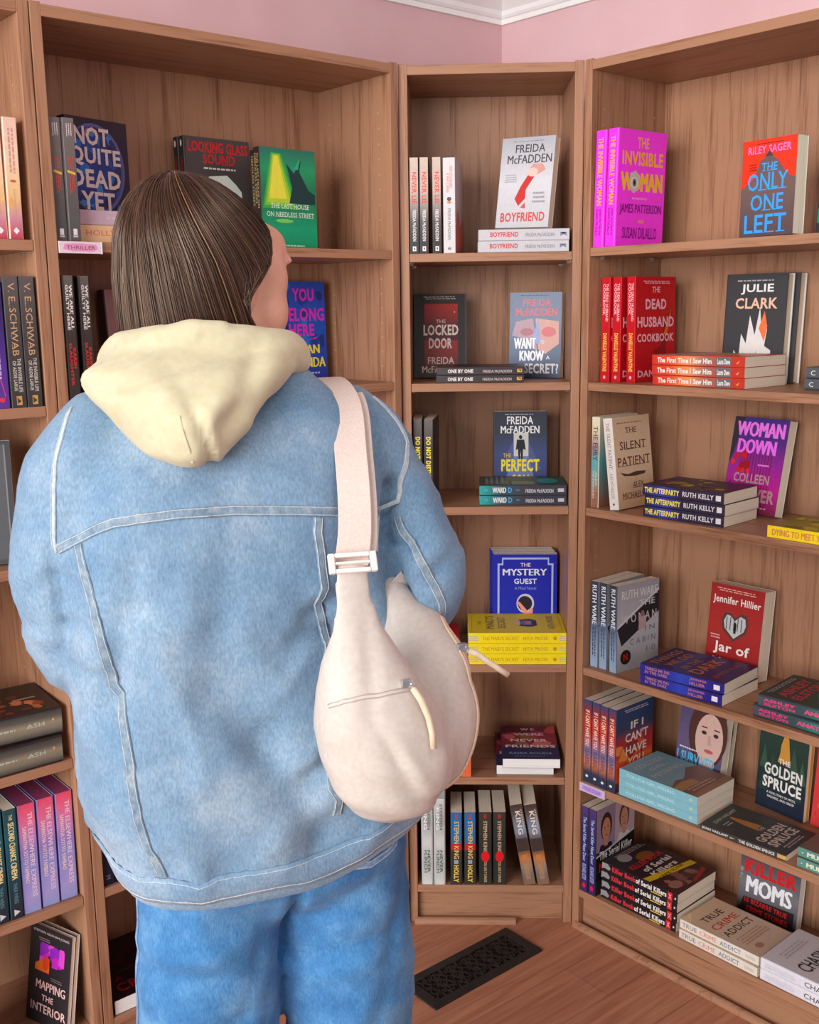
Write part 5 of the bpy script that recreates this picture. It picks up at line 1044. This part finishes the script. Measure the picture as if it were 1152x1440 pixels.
def band(name, pts, width, lift, mat, parent, bvh, edge=None, stitch=True, thick=.0012, matl=None):
    """a raised strip of cloth lying on a surface along points; stitch lines as fine raised threads"""
    P = [Vector(p) for p in pts]
    # resample
    dens = []
    for i in range(len(P)-1):
        k = max(1, int((P[i+1]-P[i]).length/.008))
        for j in range(k): dens.append(P[i].lerp(P[i+1], j/k))
    dens.append(P[-1])
    S = [snap(bvh, p) for p in dens]
    # smooth the centre line
    C = [s[0] for s in S]; Nn = [s[1] for s in S]
    mb = MB(); prof = [(-.5, 0), (-.5, 1), (-.17, 1.25), (.17, 1.25), (.5, 1), (.5, 0)]
    n = len(prof); vs = []
    for i in range(len(C)):
        t = (C[min(i+1, len(C)-1)]-C[max(i-1, 0)]).normalized(); side = t.cross(Nn[i]).normalized()
        for s, h in prof:
            q, nq = snap(bvh, C[i]+side*(s*width))
            vs.append(q+nq*(lift+thick*h))
    fs = []
    for i in range(len(C)-1):
        for k in range(n-1): fs.append((i*n+k, i*n+k+1, (i+1)*n+k+1, (i+1)*n+k))
    mb.add(vs, fs, 0)
    for off in ((-.36, .36) if stitch else ()):
        line = []
        for i in range(len(C)):
            t = (C[min(i+1, len(C)-1)]-C[max(i-1, 0)]).normalized(); side = t.cross(Nn[i]).normalized()
            q, nq = snap(bvh, C[i]+side*(off*width)); line.append(q+nq*(lift+thick*1.15))
        v2, f2 = tube_geo(line, .0006, 5); mb.add(v2, f2, 1)
    return link(name, mb.mesh(name, [mat, matl or DENIM_EDGE], smooth=True), parent)

# the sewn details of the jacket
band('yoke_seam', [(-.216, -.060, 1.254), (-.202, -.075, 1.266), (-.16, -.098, 1.285), (-.099, -.121, 1.293), (-.04, -.128, 1.293), (.03, -.13, 1.287), (.07, -.127, 1.282), (.119, -.111, 1.275), (.150, -.093, 1.27)], .0115, .0002, DENIM_SEAM, jacket, JBVH)
band('panel_seam', [(-.202, -.080, 1.262), (-.194, -.095, 1.212), (-.185, -.105, 1.159), (-.176, -.108, 1.109), (-.168, -.110, 1.063), (-.161, -.112, 1.018), (-.155, -.102, .977), (-.147, -.105, .926), (-.134, -.109, .880)], .0115, .0002, DENIM_SEAM, jacket, JBVH)
band('panel_seam', [(.055, -.129, 1.277), (.053, -.131, 1.26), (.056, -.132, 1.235), (.057, -.131, 1.197), (.051, -.129, 1.175), (.058, -.127, 1.15), (.060, -.126, 1.13), (.053, -.132, 1.10), (.050, -.135, 1.06), (.055, -.135, .99), (.062, -.135, .93)], .0115, .0002, DENIM_SEAM, jacket, JBVH)
band('armhole_seam', [(.150, -.030, 1.392), (.176, -.049, 1.372), (.187, -.060, 1.345), (.177, -.08, 1.32), (.160, -.088, 1.292), (.151, -.091, 1.272), (.147, -.096, 1.25), (.139, -.104, 1.226)], .007, .0002, DENIM_EDGE, jacket, JBVH, thick=.0008)
band('armhole_seam', [(-.190, -.02, 1.400), (-.206, -.045, 1.372), (-.218, -.060, 1.32), (-.222, -.060, 1.275), (-.223, -.060, 1.25)], .006, .0002, DENIM_EDGE, jacket, JBVH, thick=.0008)
band('sleeve_seam', [(.151, -.091, 1.265), (.164, -.095, 1.246), (.177, -.112, 1.219), (.192, -.116, 1.188), (.204, -.117, 1.16), (.206, -.108, 1.130), (.203, -.085, 1.108)], .011, .0004, DENIM_SEAM, jacket, JBVH)
hem = []
for i in range(41):
    t = 2*PI*i/40
    a_ = .02+.23*math.cos(t); hh = min(1, max(0, (a_-.02)/.16))
    hem.append((.02+.215*math.cos(t), .145*math.sin(t), .862+.030*hh*hh*(3-2*hh)))
band('hem_band', hem, .036, .0006, DENIM_EDGE if False else DENIM, jacket, JBVH, thick=.0016)
# puckered stitching just above the hem fold
for side, cxy in ((-1, None), (1, None)):
    pass

# ---- jeans
pel = loft_geo([(.016, 0, .765, .06, .05, .05), (.018, -.002, .79, .13, .095, .09), (.020, -.004, .825, .172, .120, .105), (.022, -.004, .865, .176, .118, .105), (.016, 0, .90, .162, .106, .098), (.008, 0, .97, .140, .095, .09)], 44, 2.3)
def leg(x0, x1, x2, r0, r1):
    p, r = smooth_path([(x0, -.010, .82), (x0, -.014, .72), ((x0+x1)/2, -.012, .62), (x1, .0, .46), (x1, -.004, .28), (x2, -.012, .075)], [r0, r0, r0*.97, r1, r1*.97, r1*1.02], 6)
    return tube_geo(p, r, 26)
jn = fuse('jeans', [pel, leg(-.069, -.084, -.096, .0885, .082), leg(.106, .110, .112, .0885, .081)], .0085, 5)
V2 = np_verts(jn); N2 = np_normals(jn); dd = np.zeros(len(V2))
for c, d, l, w_, h in [((-.09, .76), (1, .18), .07, .013, .006), ((-.10, .73), (1, -.1), .07, .012, -.005), ((.09, .76), (1, -.22), .07, .013, .006), ((.10, .73), (1, .25), .08, .014, -.006), ((.07, .70), (1, .3), .07, .014, .005), ((.14, .70), (.35, 1), .10, .014, -.008), ((.12, .66), (.6, 1), .07, .016, .006), ((-.06, .66), (1, .4), .06, .013, -.005), ((-.10, .64), (1, .1), .06, .014, .004), ((-.03, .72), (.2, 1), .06, .010, -.004)]:
    q = V2[:, [0, 2]]-np.array(c); d = np.array(d)/np.hypot(*d); s_ = q @ d; t_ = q @ np.array([-d[1], d[0]])
    dd += h*np.exp(-(t_/w_)**2-(s_/l)**2)*(V2[:, 1] < .02)
for i in range(20):
    k = rng.uniform(-1, 1, 3)*np.array([34, 34, 24]); dd += .0007*np.sin(V2 @ k+rng.uniform(0, 6.3))
dd += crease(V2, [(.020, .90), (.019, .845), (.018, .78), (.018, .70)], .006, .016)
dd += ridged(V2, [(9, 0, 4), (0, 7, 0), (-3, 0, 9)], .0055, 2.2, 5.5)-.002
V2 = V2+N2*dd[:, None]; set_verts(jn, V2); jn.materials.append(JEANS)
jeans = link('jeans', jn, person)
VBVH = BVHTree.FromPolygons([Vector(v) for v in V2], [tuple(p.vertices) for p in jn.polygons])
for sx in (1, -1):
    pk = [(.020+sx*.045, .93), (.020+sx*.048, .853), (.020+sx*.090, .843), (.020+sx*.128, .852), (.020+sx*.150, .93)]
    pts = []
    for a_, z in pk:
        l, n_ = cast(VBVH, (a_, -.5, z), (0, 1, 0)); pts.append(l)
    po = band('back_pocket', pts, .010, .0012, JEANS_SEAM, jeans, VBVH, thick=.0016, matl=DENIM_EDGE)
band('inseam', [cast(VBVH, (x, -.4, z), (0, 1, 0))[0] for x, z in ((.022, .93), (.021, .89), (.020, .86), (.019, .835))], .010, .0006, JEANS_SEAM, jeans, VBVH, matl=DENIM_EDGE)
for sx in (1, -1):
    pts = []
    for z in (.84, .76, .66, .54, .40, .25, .12):
        l, n_ = cast(VBVH, (sx*.5, -.01, z), (-sx, 0, 0)); pts.append(l)
    band('side_seam', pts, .009, .0004, JEANS_SEAM, jeans, VBVH, stitch=False)

# ---- shoes
SHOE = noise_mat('white_canvas', (226, 224, 218), (234, 232, 228), scale=120, rough=0.8)
SOLE = noise_mat('rubber_sole', (206, 202, 194), scale=60, rough=0.7)
for sx, fa in ((-1, -.093), (1, .113)):
    def srings(ws):
        vs = []; fs = []; n = 20
        for (b_, hw, zt, zb) in ws:
            for k in range(n):
                t = 2*PI*k/n; vs.append((fa+hw*math.cos(t), b_, (zt+zb)/2+(zt-zb)/2*math.sin(t)))
        for i in range(len(ws)-1):
            for k in range(n): fs.append((i*n+k, (i+1)*n+k, (i+1)*n+(k+1) % n, i*n+(k+1) % n))
        fs.append(tuple(range(n))); fs.append(tuple(reversed(range((len(ws)-1)*n, len(ws)*n)))); return vs, fs
    vs, fs = srings([(-.092, .012, .05, .014), (-.085, .030, .085, .012), (-.05, .037, .105, .012), (0, .036, .10, .012), (.05, .040, .078, .012), (.10, .044, .058, .012), (.14, .040, .046, .012), (.165, .022, .034, .013)])
    mb = MB(); mb.add(vs, fs); sh = link('shoe', mb.mesh('shoe', [SHOE], smooth=True), person)
    prof = [(.0, -.095), (.024, -.088), (.036, -.05), (.038, .0), (.045, .08), (.046, .12), (.036, .155), (.014, .172), (0, .174)]
    poly = [(fa+x, y) for x, y in prof]+[(fa-x, y) for x, y in prof[::-1][1:-1]]
    mb = MB(); mb.prism(poly, 0.0004, .018); link('sole', mb.mesh('sole', [SOLE]), sh)

# ---- body: head, neck, trunk, arms with hands, legs in one surface
AH = math.radians(64.0)                                  # head turned to the right of the body
HC = Vector((-.024, .030, 1.520))
HR = Matrix(((math.cos(AH), math.sin(AH), 0), (-math.sin(AH), math.cos(AH), 0), (0, 0, 1)))   # head axes: x right, y forward
def hp(x, y, z): return HC+HR @ Vector((x, y, z))
def he(c, r): return ellipsoid_geo(hp(*c), r, HR)
shells = [he((0, -.014, .032), (.076, .096, .098)), he((0, .022, -.044), (.064, .066, .078)), he((0, .066, -.094), (.028, .026, .024)), he((0, .066, .054), (.056, .030, .034)), he((.042, .046, -.018), (.028, .032, .040)), he((-.042, .046, -.018), (.028, .032, .040)),
          he((.048, .042, .018), (.024, .034, .040)), he((-.048, .042, .018), (.024, .034, .040)), he((0, .078, -.056), (.030, .022, .030)), he((.0, .093, -.066), (.021, .008, .006)), he((.0, .092, -.077), (.018, .008, .006)), he((.033, .082, .040), (.022, .010, .007)), he((-.033, .082, .040), (.022, .010, .007)),
          he((.048, .020, -.066), (.020, .048, .034)), he((-.048, .020, -.066), (.020, .048, .034)), he((.078, -.012, .004), (.008, .018, .030)), he((-.078, -.012, .004), (.008, .018, .030))]
shells.append(tube_geo([hp(0, .082, .034), hp(0, .090, .012), hp(0, .098, -.012), hp(0, .099, -.026), hp(0, .090, -.036)], [.007, .009, .012, .013, .008], 12))
for sx in (1, -1): shells.append(he((sx*.012, .094, -.030), (.008, .009, .007)))
p_, r_ = smooth_path([tuple(HC+Vector((-.004, -.012, -.05))), (-.018, .006, 1.43), (-.012, .0, 1.36)], [.054, .052, .062], 4)
shells.append(tube_geo(p_, r_, 22))
shells.append(loft_geo([(.018, 0, .82, .12, .07, .07), (.018, 0, .90, .140, .085, .08), (.008, 0, 1.0, .125, .08, .08), (.0, 0, 1.10, .118, .08, .085), (-.010, 0, 1.22, .125, .085, .085), (-.012, 0, 1.32, .115, .08, .075), (-.010, 0, 1.375, .09, .06, .06)], 36, 2.2))
def limb(pts, rad):
    p, r = smooth_path(pts, rad, 5); shells.append(tube_geo(p, r, 16))
LW, RW = (-.062, .212, 1.064), (.064, .206, 1.064)
limb([(-.06, 0, 1.335), (-.135, .0, 1.33), (-.182, .010, 1.255), (-.188, .016, 1.165), (-.160, .085, 1.108), (-.115, .155, 1.078), LW, (-.045, .226, 1.062)], [.042, .042, .034, .031, .032, .029, .024, .024])
limb([(.05, 0, 1.335), (.115, -.005, 1.33), (.176, -.022, 1.25), (.196, -.055, 1.165), (.165, .045, 1.112), (.112, .15, 1.078), RW, (.046, .222, 1.064)], [.042, .042, .032, .030, .031, .029, .024, .024])
for sx, x_ in ((-1, -.090), (1, .112)):
    limb([(.018+sx*.075, 0, .86), (.018+sx*.086, -.008, .74), (x_, .0, .46), (x_, -.008, .30), (x_, -.022, .085), (x_, -.015, .055), (x_, .05, .038), (x_, .13, .028)], [.060, .058, .048, .046, .032, .034, .030, .022])
# hands: loosely folded in front, each a palm, four bent fingers and a thumb from the side of the palm
def hand(w0, d, side, up_):
    d = Vector(d).normalized(); up_ = Vector(up_).normalized(); side = Vector(side).normalized(); w0 = Vector(w0)
    R = Matrix((d, side, up_)).transposed()
    shells.append(ellipsoid_geo(w0+d*.042, (.046, .038, .014), R))
    for i, (ln, off) in enumerate(((.066, .027), (.074, .009), (.068, -.009), (.054, -.026))):
        k = w0+d*.078+side*off
        q1 = k+d*(ln*.45)-up_*.006; q2 = q1+d*(ln*.22)-up_*(ln*.26); q3 = q2-d*(ln*.05)-up_*(ln*.22)
        p, r = smooth_path([w0+d*.055+side*off*.9, k, q1, q2, q3], [.0090, .0088, .0080, .0074, .0064], 4); shells.append(tube_geo(p, r, 10))
    t0 = w0+d*.022+side*.030; t1 = t0+d*.026+side*.022-up_*.004; t2 = t1+d*.026+side*.004-up_*.008; t3 = t2+d*.018-side*.004-up_*.006
    p, r = smooth_path([w0+d*.02+side*.015, t0, t1, t2, t3], [.012, .0115, .0098, .0088, .0070], 4); shells.append(tube_geo(p, r, 10))
hand((-.040, .228, 1.055), (.80, .55, -.10), (-.55, .80, .1), (.02, -.05, 1))
hand((.042, .224, 1.074), (-.80, .55, -.02), (.55, .80, .1), (-.02, -.05, 1))
bd = fuse('body', shells, .0042, 7, .5)
bd.materials.append(SKIN)
link('body', bd, person)
EYEW = noise_mat('eye_white', (232, 228, 224), scale=200, rough=0.2); IRIS = noise_mat('brown_iris', (74, 48, 34), (90, 60, 40), scale=400, rough=0.2)
LIP = noise_mat('lip', (190, 110, 104), scale=80, rough=0.45); BROW = noise_mat('brow_hair', (70, 50, 40), scale=300, rough=0.8)
for sx in (1, -1):
    mb = MB(); v_, f_ = he((sx*.029, .0660, .022), (.0115, .0115, .0112)); mb.add(v_, f_, 0); v_, f_ = he((sx*.029, .0753, .022), (.0055, .0032, .0055)); mb.add(v_, f_, 1)
    link('eye', mb.mesh('eye', [EYEW, IRIS], smooth=True), person)
    v_, f_ = tube_geo([hp(sx*.014, .0945, .047), hp(sx*.029, .0915, .052), hp(sx*.043, .083, .049)], [.0022, .0026, .0012], 8); mb = MB(); mb.add(v_, f_); link('eyebrow', mb.mesh('eyebrow', [BROW], smooth=True), person)
mb = MB(); v_, f_ = tube_geo([hp(-.022, .0935, -.0715), hp(-.010, .1005, -.068), hp(0, .1015, -.069), hp(.010, .1005, -.068), hp(.022, .0935, -.0715)], [.002, .0042, .004, .0042, .002], 8); mb.add(v_, f_)
v_, f_ = tube_geo([hp(-.019, .0935, -.074), hp(0, .1005, -.0775), hp(.019, .0935, -.074)], [.002, .005, .002], 8); mb.add(v_, f_)
link('lips', mb.mesh('lips', [LIP], smooth=True), person)

# ---- hair: a cap following the skull that falls straight into the hood, and the strands on it
HAIR = ink_mat('dark_brown_hair', 0.32)
hb = HAIR.node_tree.nodes['Principled BSDF']; hb.inputs['Specular IOR Level'].default_value = 0.6; hb.inputs['Specular Tint'].default_value = (1.0, 0.80, 0.64, 1); hb.inputs['Anisotropic'].default_value = 0.5
def hair_point(az, t, extra=0.0):
    """az from straight ahead towards the right ear; t 0 at the crown, 1 at the ends"""
    if t < .56:
        u = t/.56*PI/2; r = math.sin(u)**.92; z = .020+.114*math.cos(u)
    else:
        u = (t-.56)/.44; r = 1-.15*u*u-.01*u; z = .020-.165*u
    cy = -.040+(.030)*min(1, t/.5)
    rx, ry = .0865+extra, .0960+extra
    back = .004*max(0, -math.cos(az))*min(1, t/.4)
    return (r*rx*math.sin(az), cy+r*(ry+back)*math.cos(az), z+extra*.6*(1-min(1, t/.56)))
HAIRLINE = [(0, 0), (.31, 0), (.345, 20), (.385, 43), (.44, 60), (.50, 68), (.57, 80), (.63, 97), (.70, 90), (.80, 70), (.90, 54), (1, 46)]
def az_lim(t):
    """how far forward the hair reaches: the hairline, the temple, the lock by the cheek"""
    for (a, b_), (c, d_) in zip(HAIRLINE, HAIRLINE[1:]):
        if a <= t <= c: return math.radians(b_+(d_-b_)*(t-a)/(c-a))
    return math.radians(46)
mb = MB(); na, ntt = 96, 60; vs = []; fs = []
for j in range(ntt+1):
    t = j/ntt; lim = az_lim(t)
    for i in range(na+1):
        az = lim+(2*PI-2*lim)*i/na
        wob = .0012*math.sin(az*23+t*4)+.0008*math.sin(az*41-t*7)
        vs.append(hp(*hair_point(az, max(t, .004), wob*min(1, t*2))))
for j in range(ntt):
    for i in range(na): fs.append((j*(na+1)+i, j*(na+1)+i+1, (j+1)*(na+1)+i+1, (j+1)*(na+1)+i))
mb.add(vs, fs, 0, lin((44, 30, 26)))
rnd = random.Random(11)
HCOL = [(48, 29, 24), (56, 35, 28), (66, 42, 33), (76, 50, 38), (88, 60, 45), (106, 75, 55), (130, 97, 70)]
HW = [5, 7, 7, 6, 3, 1.2, .25]
def sweep(az0, t): return PI+(az0-PI)*(.62+.72*t*t*(1.6-.6*t))
for n_ in range(4200):
    az0 = rnd.uniform(0, 2*PI); r_ = rnd.random()
    t0 = .0+abs(rnd.gauss(0, .10)) if r_ < .65 else rnd.uniform(.05, .55)
    t1 = rnd.uniform(.88, 1.0); lift = abs(rnd.gauss(.0006, .0011)); drift = rnd.gauss(0, .03)
    if rnd.random() < .025: lift += .003
    wv, ph = rnd.uniform(.001, .008), rnd.uniform(0, 6)
    pts = []
    for q in range(15):
        t = t0+(t1-t0)*q/14; lim = az_lim(t)
        az = sweep(az0, t)+drift*q/14+wv*math.sin(ph+q*.4)
        az = max(az, lim) if az0 < PI else min(az, 2*PI-lim)
        pts.append(hp(*hair_point(az, max(t, .01), lift)))
    r0 = rnd.uniform(.00035, .0008)
    v_, f_ = tube_geo(pts, [r0*.6]+[r0]*12+[r0*.8, r0*.3], 4, False)
    mb.add(v_, f_, 0, lin(rnd.choices(HCOL, HW)[0]))
# the parting: a line of scalp towards the crown
link('hair', mb.mesh('hair', [HAIR], smooth=True, colour=True), person)
mb = MB(); v_, f_ = tube_geo([hp(*hair_point(PI+.10, t, .0012)) for t in (.10, .14, .18, .22, .26, .30)], [.0005, .0012, .0015, .0014, .0010, .0004], 6); mb.add(v_, f_)
link('hair_parting', mb.mesh('hair_parting', [SKIN], smooth=True), person)

# ---- the hood of the sweatshirt, lying on the back
hoodmain = loft_geo([(-.086, -.120, 1.345, .014, .030, .02), (-.084, -.112, 1.356, .040, .050, .04), (-.083, -.100, 1.375, .058, .068, .05), (-.084, -.090, 1.395, .074, .076, .06), (-.080, -.075, 1.418, .102, .082, .07), (-.066, -.062, 1.440, .114, .078, .08), (-.054, -.045, 1.456, .104, .070, .08), (-.046, -.032, 1.470, .088, .060, .07), (-.040, -.020, 1.482, .062, .048, .06)], 44, 2.1)
roll_, rr_ = smooth_path([(.062, .030, 1.432), (.050, -.045, 1.452), (.0, -.082, 1.468), (-.07, -.078, 1.470), (-.128, -.04, 1.460), (-.135, .03, 1.440)], [.020, .022, .018, .018, .022, .020], 6)
coll, rc_ = smooth_path([(.062, .02, 1.432), (.058, .075, 1.415), (.0, .112, 1.392), (-.07, .105, 1.395), (-.120, .06, 1.420), (-.135, .0, 1.440)], [.022, .024, .026, .026, .024, .020], 6)
lay, rl_ = smooth_path([(-.165, -.05, 1.428), (-.135, -.062, 1.452), (-.085, -.082, 1.476), (-.03, -.092, 1.482)], [.014, .016, .014, .010], 6)
hd = fuse('hood', [hoodmain, tube_geo(roll_, rr_, 18), tube_geo(coll, rc_, 18), tube_geo(lay, rl_, 14)], .0055, 5)
V3 = np_verts(hd); N3 = np_normals(hd); d3 = np.zeros(len(V3))
for c, d, l, w_, h in [((-.075, 1.375), (-.35, 1), .030, .006, -.005), ((-.066, 1.372), (-.35, 1), .032, .008, .004), ((-.03, 1.42), (.7, 1), .05, .012, -.005), ((-.055, 1.405), (1, .5), .04, .010, .004), ((-.02, 1.395), (.8, 1), .05, .010, .003), ((-.12, 1.44), (1, .35), .06, .008, -.003), ((.0, 1.44), (1, .5), .05, .014, .004), ((-.10, 1.40), (-.5, 1), .05, .016, .003), ((-.05, 1.455), (1, .2), .06, .007, -.003)]:
    q = V3[:, [0, 2]]-np.array(c); d = np.array(d)/np.hypot(*d); s_ = q @ d; t_ = q @ np.array([-d[1], d[0]])
    d3 += 1.7*h*np.exp(-(t_/w_)**2-(s_/l)**2)*(V3[:, 1] < .0)
d3 += ridged(V3, [(12, 0, 7), (0, 9, 0), (-7, 0, 11)], .0042, 2.0, 8.8)-.001
V3 = V3+N3*d3[:, None]; set_verts(hd, V3); hd.materials.append(CREAM)
hood = link('hood', hd, person)
HBVH = BVHTree.FromPolygons([Vector(v) for v in V3], [tuple(p.vertices) for p in hd.polygons])
band('hood_seam', [cast(HBVH, (x, -.5, z), (0, 1, 0))[0] for x, z in ((-.088, 1.352), (-.092, 1.365), (-.098, 1.385), (-.1, 1.40))], .003, .0002, CREAM, hood, HBVH, stitch=False, thick=.0006)
# ------------------------------------------------------------------ the sling bag on her back
BAGM = noise_mat('cream_nylon', (192, 180, 172), (200, 190, 182), scale=160, rough=0.55, bump=0.06, spec=0.35)
STRAPM = noise_mat('cream_webbing', (202, 182, 174), (212, 194, 186), scale=500, rough=0.7, bump=0.2, stretch=(1, 1, 0.3))
PIPE = noise_mat('tan_zip_tape', (206, 176, 150), (218, 190, 166), scale=200, rough=0.6)
ZIPLINE = noise_mat('zip_coil', (168, 150, 144), (182, 164, 158), scale=300, rough=0.6)
CORD = noise_mat('cream_cord', (204, 184, 156), (214, 196, 170), scale=200, rough=0.8)
bag = empty('sling_bag', PM @ Matrix.Translation((.09, -.20, .94)))
tag(bag, 'cream nylon sling bag hanging from the shoulder over the back of the denim jacket', 'bag')
BO = Vector((.09, -.20, .94))
def off(vs): return [Vector(v)-BO for v in vs]
rear = loft_geo([(.067, -.196, 1.240, .0205, .004, .004), (.066, -.204, 1.20, .0235, .008, .006), (.066, -.210, 1.170, .030, .016, .012), (.069, -.212, 1.140, .045, .032, .025), (.080, -.210, 1.105, .060, .050, .045), (.093, -.206, 1.065, .072, .060, .060), (.101, -.203, 1.025, .074, .062, .062), (.106, -.200, .988, .067, .056, .056), (.109, -.198, .960, .048, .040, .040), (.111, -.196, .945, .022, .016, .016)], 40, 2.2)
lobe = ellipsoid_geo((.158, -.150, 1.035), (.076, .066, .090))
fr, rf = smooth_path([(.150, -.056, 1.186), (.158, -.090, 1.152), (.172, -.112, 1.120), (.174, -.136, 1.085), (.160, -.150, 1.05)], [.013, .026, .042, .056, .062], 6)
bg = fuse('bag_body', [(off(rear[0]), rear[1]), (off(lobe[0]), lobe[1]), (off(tube_geo(fr, rf, 20)[0]), tube_geo(fr, rf, 20)[1])], .005, 5)
Vb = np_verts(bg); Nb = np_normals(bg); db = np.zeros(len(Vb))
for c, d, l, w_, h in [((.0, .10), (.5, -1), .05, .008, -.004), ((.02, .085), (.6, -1), .05, .009, .004), ((-.03, .07), (.8, -1), .04, .008, -.003), ((.03, .05), (1, -.6), .04, .009, -.004), ((.02, .03), (1, -.3), .05, .010, .004), ((.06, .13), (.4, -1), .05, .010, -.004), ((-.02, .20), (.15, 1), .06, .010, -.003), ((.075, .10), (.2, 1), .06, .008, -.003)]:
    q = Vb[:, [0, 2]]-np.array(c); d = np.array(d)/np.hypot(*d); s_ = q @ d; t_ = q @ np.array([-d[1], d[0]])
    db += h*np.exp(-(t_/w_)**2-(s_/l)**2)*(Vb[:, 1] < .04)
for i in range(14):
    k = rng.uniform(-1, 1, 3)*60; db += .0006*np.sin(Vb @ k+rng.uniform(0, 6.3))
Vb = Vb+Nb*db[:, None]; set_verts(bg, Vb); bg.materials.append(BAGM)
body = link('bag_body', bg, bag)
BBVH = BVHTree.FromPolygons([Vector(v) for v in Vb], [tuple(p.vertices) for p in bg.polygons])
def bz(*p): return tuple(Vector(p)-BO)
band('pocket_zip', [bz(.016, -.240, 1.100), bz(.036, -.262, 1.112), bz(.068, -.272, 1.118), bz(.100, -.265, 1.118), bz(.120, -.250, 1.112)], .005, .0003, BAGM, bag, BBVH, thick=.0006, matl=ZIPLINE)
band('top_zip', [bz(.186, -.120, 1.130), bz(.200, -.165, 1.112), bz(.215, -.185, 1.085), bz(.220, -.190, 1.05), bz(.214, -.190, 1.01), bz(.196, -.185, .975), bz(.17, -.19, .955)], .007, .0004, PIPE, bag, BBVH, thick=.0012, matl=PIPE)
def puller(p0, pts):
    mb = MB(); p0 = Vector(bz(*p0))
    v_, f_ = tube_geo([Vector(bz(*q)) for q in pts], [.0034, .0040, .0036, .0034, .0035, .0037][:len(pts)], 10); mb.add(v_, f_)
    o = link('zip_pull', mb.mesh('zip_pull', [CORD], smooth=True), bag)
    mb = MB(); mb.box((p0.x-.006, p0.y-.003, p0.z-.004), (p0.x+.006, p0.y+.004, p0.z+.004)); mb.box((p0.x+.003, p0.y-.005, p0.z-.0075), (p0.x+.007, p0.y-.002, p0.z+.001))
    s_ = link('zip_slider', mb.mesh('zip_slider', [STEEL]), o); bevel(s_, .001)
def on_bag(p, lift):
    l, n_ = snap(BBVH, bz(*p)); return l+n_*lift+BO
s0 = on_bag((.108, -.262, 1.124), .004)
puller(s0, [on_bag(q, .007) for q in ((.112, -.262, 1.117), (.119, -.262, 1.102), (.125, -.262, 1.082), (.127, -.262, 1.064), (.128, -.262, 1.048))])
s0 = on_bag((.202, -.165, 1.115), .004)
a0 = on_bag((.206, -.168, 1.110), .008)
puller(s0, [a0, a0+Vector((.009, -.002, -.004)), a0+Vector((.020, -.005, -.013)), a0+Vector((.032, -.008, -.022)), a0+Vector((.045, -.010, -.032))])
# strap: webbing from the slider over the shoulder and down the chest to the bag's front end
def ribbon(name, pts, sides, wd, thick, mat, parent):
    mb = MB(); P = [Vector(p) for p in pts]; vs = []
    for i, p in enumerate(P):
        t = (P[min(i+1, len(P)-1)]-P[max(i-1, 0)]).normalized(); s_ = Vector(sides[i]); s_ = (s_-t*s_.dot(t)).normalized(); n_ = s_.cross(t)
        for a_, b_ in ((-.5, -.5), (.5, -.5), (.5, .5), (-.5, .5)): vs.append(p+s_*(wd*a_)+n_*(thick*b_)-BO)
    fs = [(0, 1, 2, 3), tuple(reversed(range(len(vs)-4, len(vs))))]
    for i in range(len(P)-1):
        for k in range(4): fs.append((i*4+k, (i+1)*4+k, (i+1)*4+(k+1) % 4, i*4+(k+1) % 4))
    mb.add(vs, fs); o = link(name, mb.mesh(name, [mat], smooth=False), parent); bevel(o, .0006, 1); return o
def out(p, lift=.0035):
    l, n_ = snap(JBVH, p); q = Vector(p); return q if (q-l).dot(n_) > lift else l+n_*lift
line, _ = smooth_path([(.068, -.193, 1.238), (.080, -.172, 1.262), (.088, -.150, 1.294), (.094, -.126, 1.333), (.099, -.095, 1.370), (.102, -.055, 1.398), (.102, -.01, 1.412), (.100, .04, 1.402), (.098, .085, 1.36), (.10, .115, 1.30), (.12, .135, 1.24), (.16, .125, 1.185), (.205, .08, 1.155), (.222, .02, 1.10), (.200, -.05, 1.125), (.150, -.082, 1.182)], [0]*16, 5)
line = [out(p, .0065) for p in line]
for _k in range(9): line = [line[0]]+[(line[i-1]+line[i]*2+line[i+1])/4 for i in range(1, len(line)-1)]+[line[-1]]
sides = [(1, -.25, .02) if p.z > 1.2 and i < 60 else (.5, .2, .8) for i, p in enumerate(line)]
strap = ribbon('strap', line, sides, .036, .0028, STRAPM, bag)
line2 = [p+Vector((.010, .008, -.001)) for p in line[:26]]
ribbon('strap_tail', line2, sides[:26], .036, .0022, STRAPM, bag)
# ladder slider
mb = MB()
def frame_bar(x0, z0, x1, z1): mb.box((x0, -.0035, z0), (x1, .0035, z1))
frame_bar(-.026, -.011, -.019, .011); frame_bar(.019, -.011, .026, .011); frame_bar(-.019, .006, .019, .011); frame_bar(-.019, -.011, .019, -.006); frame_bar(-.019, -.0015, .019, .0015)
o = link('buckle', mb.mesh('buckle', [noise_mat('cream_plastic', (234, 216, 208), scale=80, rough=0.35)]), bag); bevel(o, .0016, 2)
o.location = bz(.0675, -.199, 1.240); o.rotation_euler = (-.5, 0, -.12)
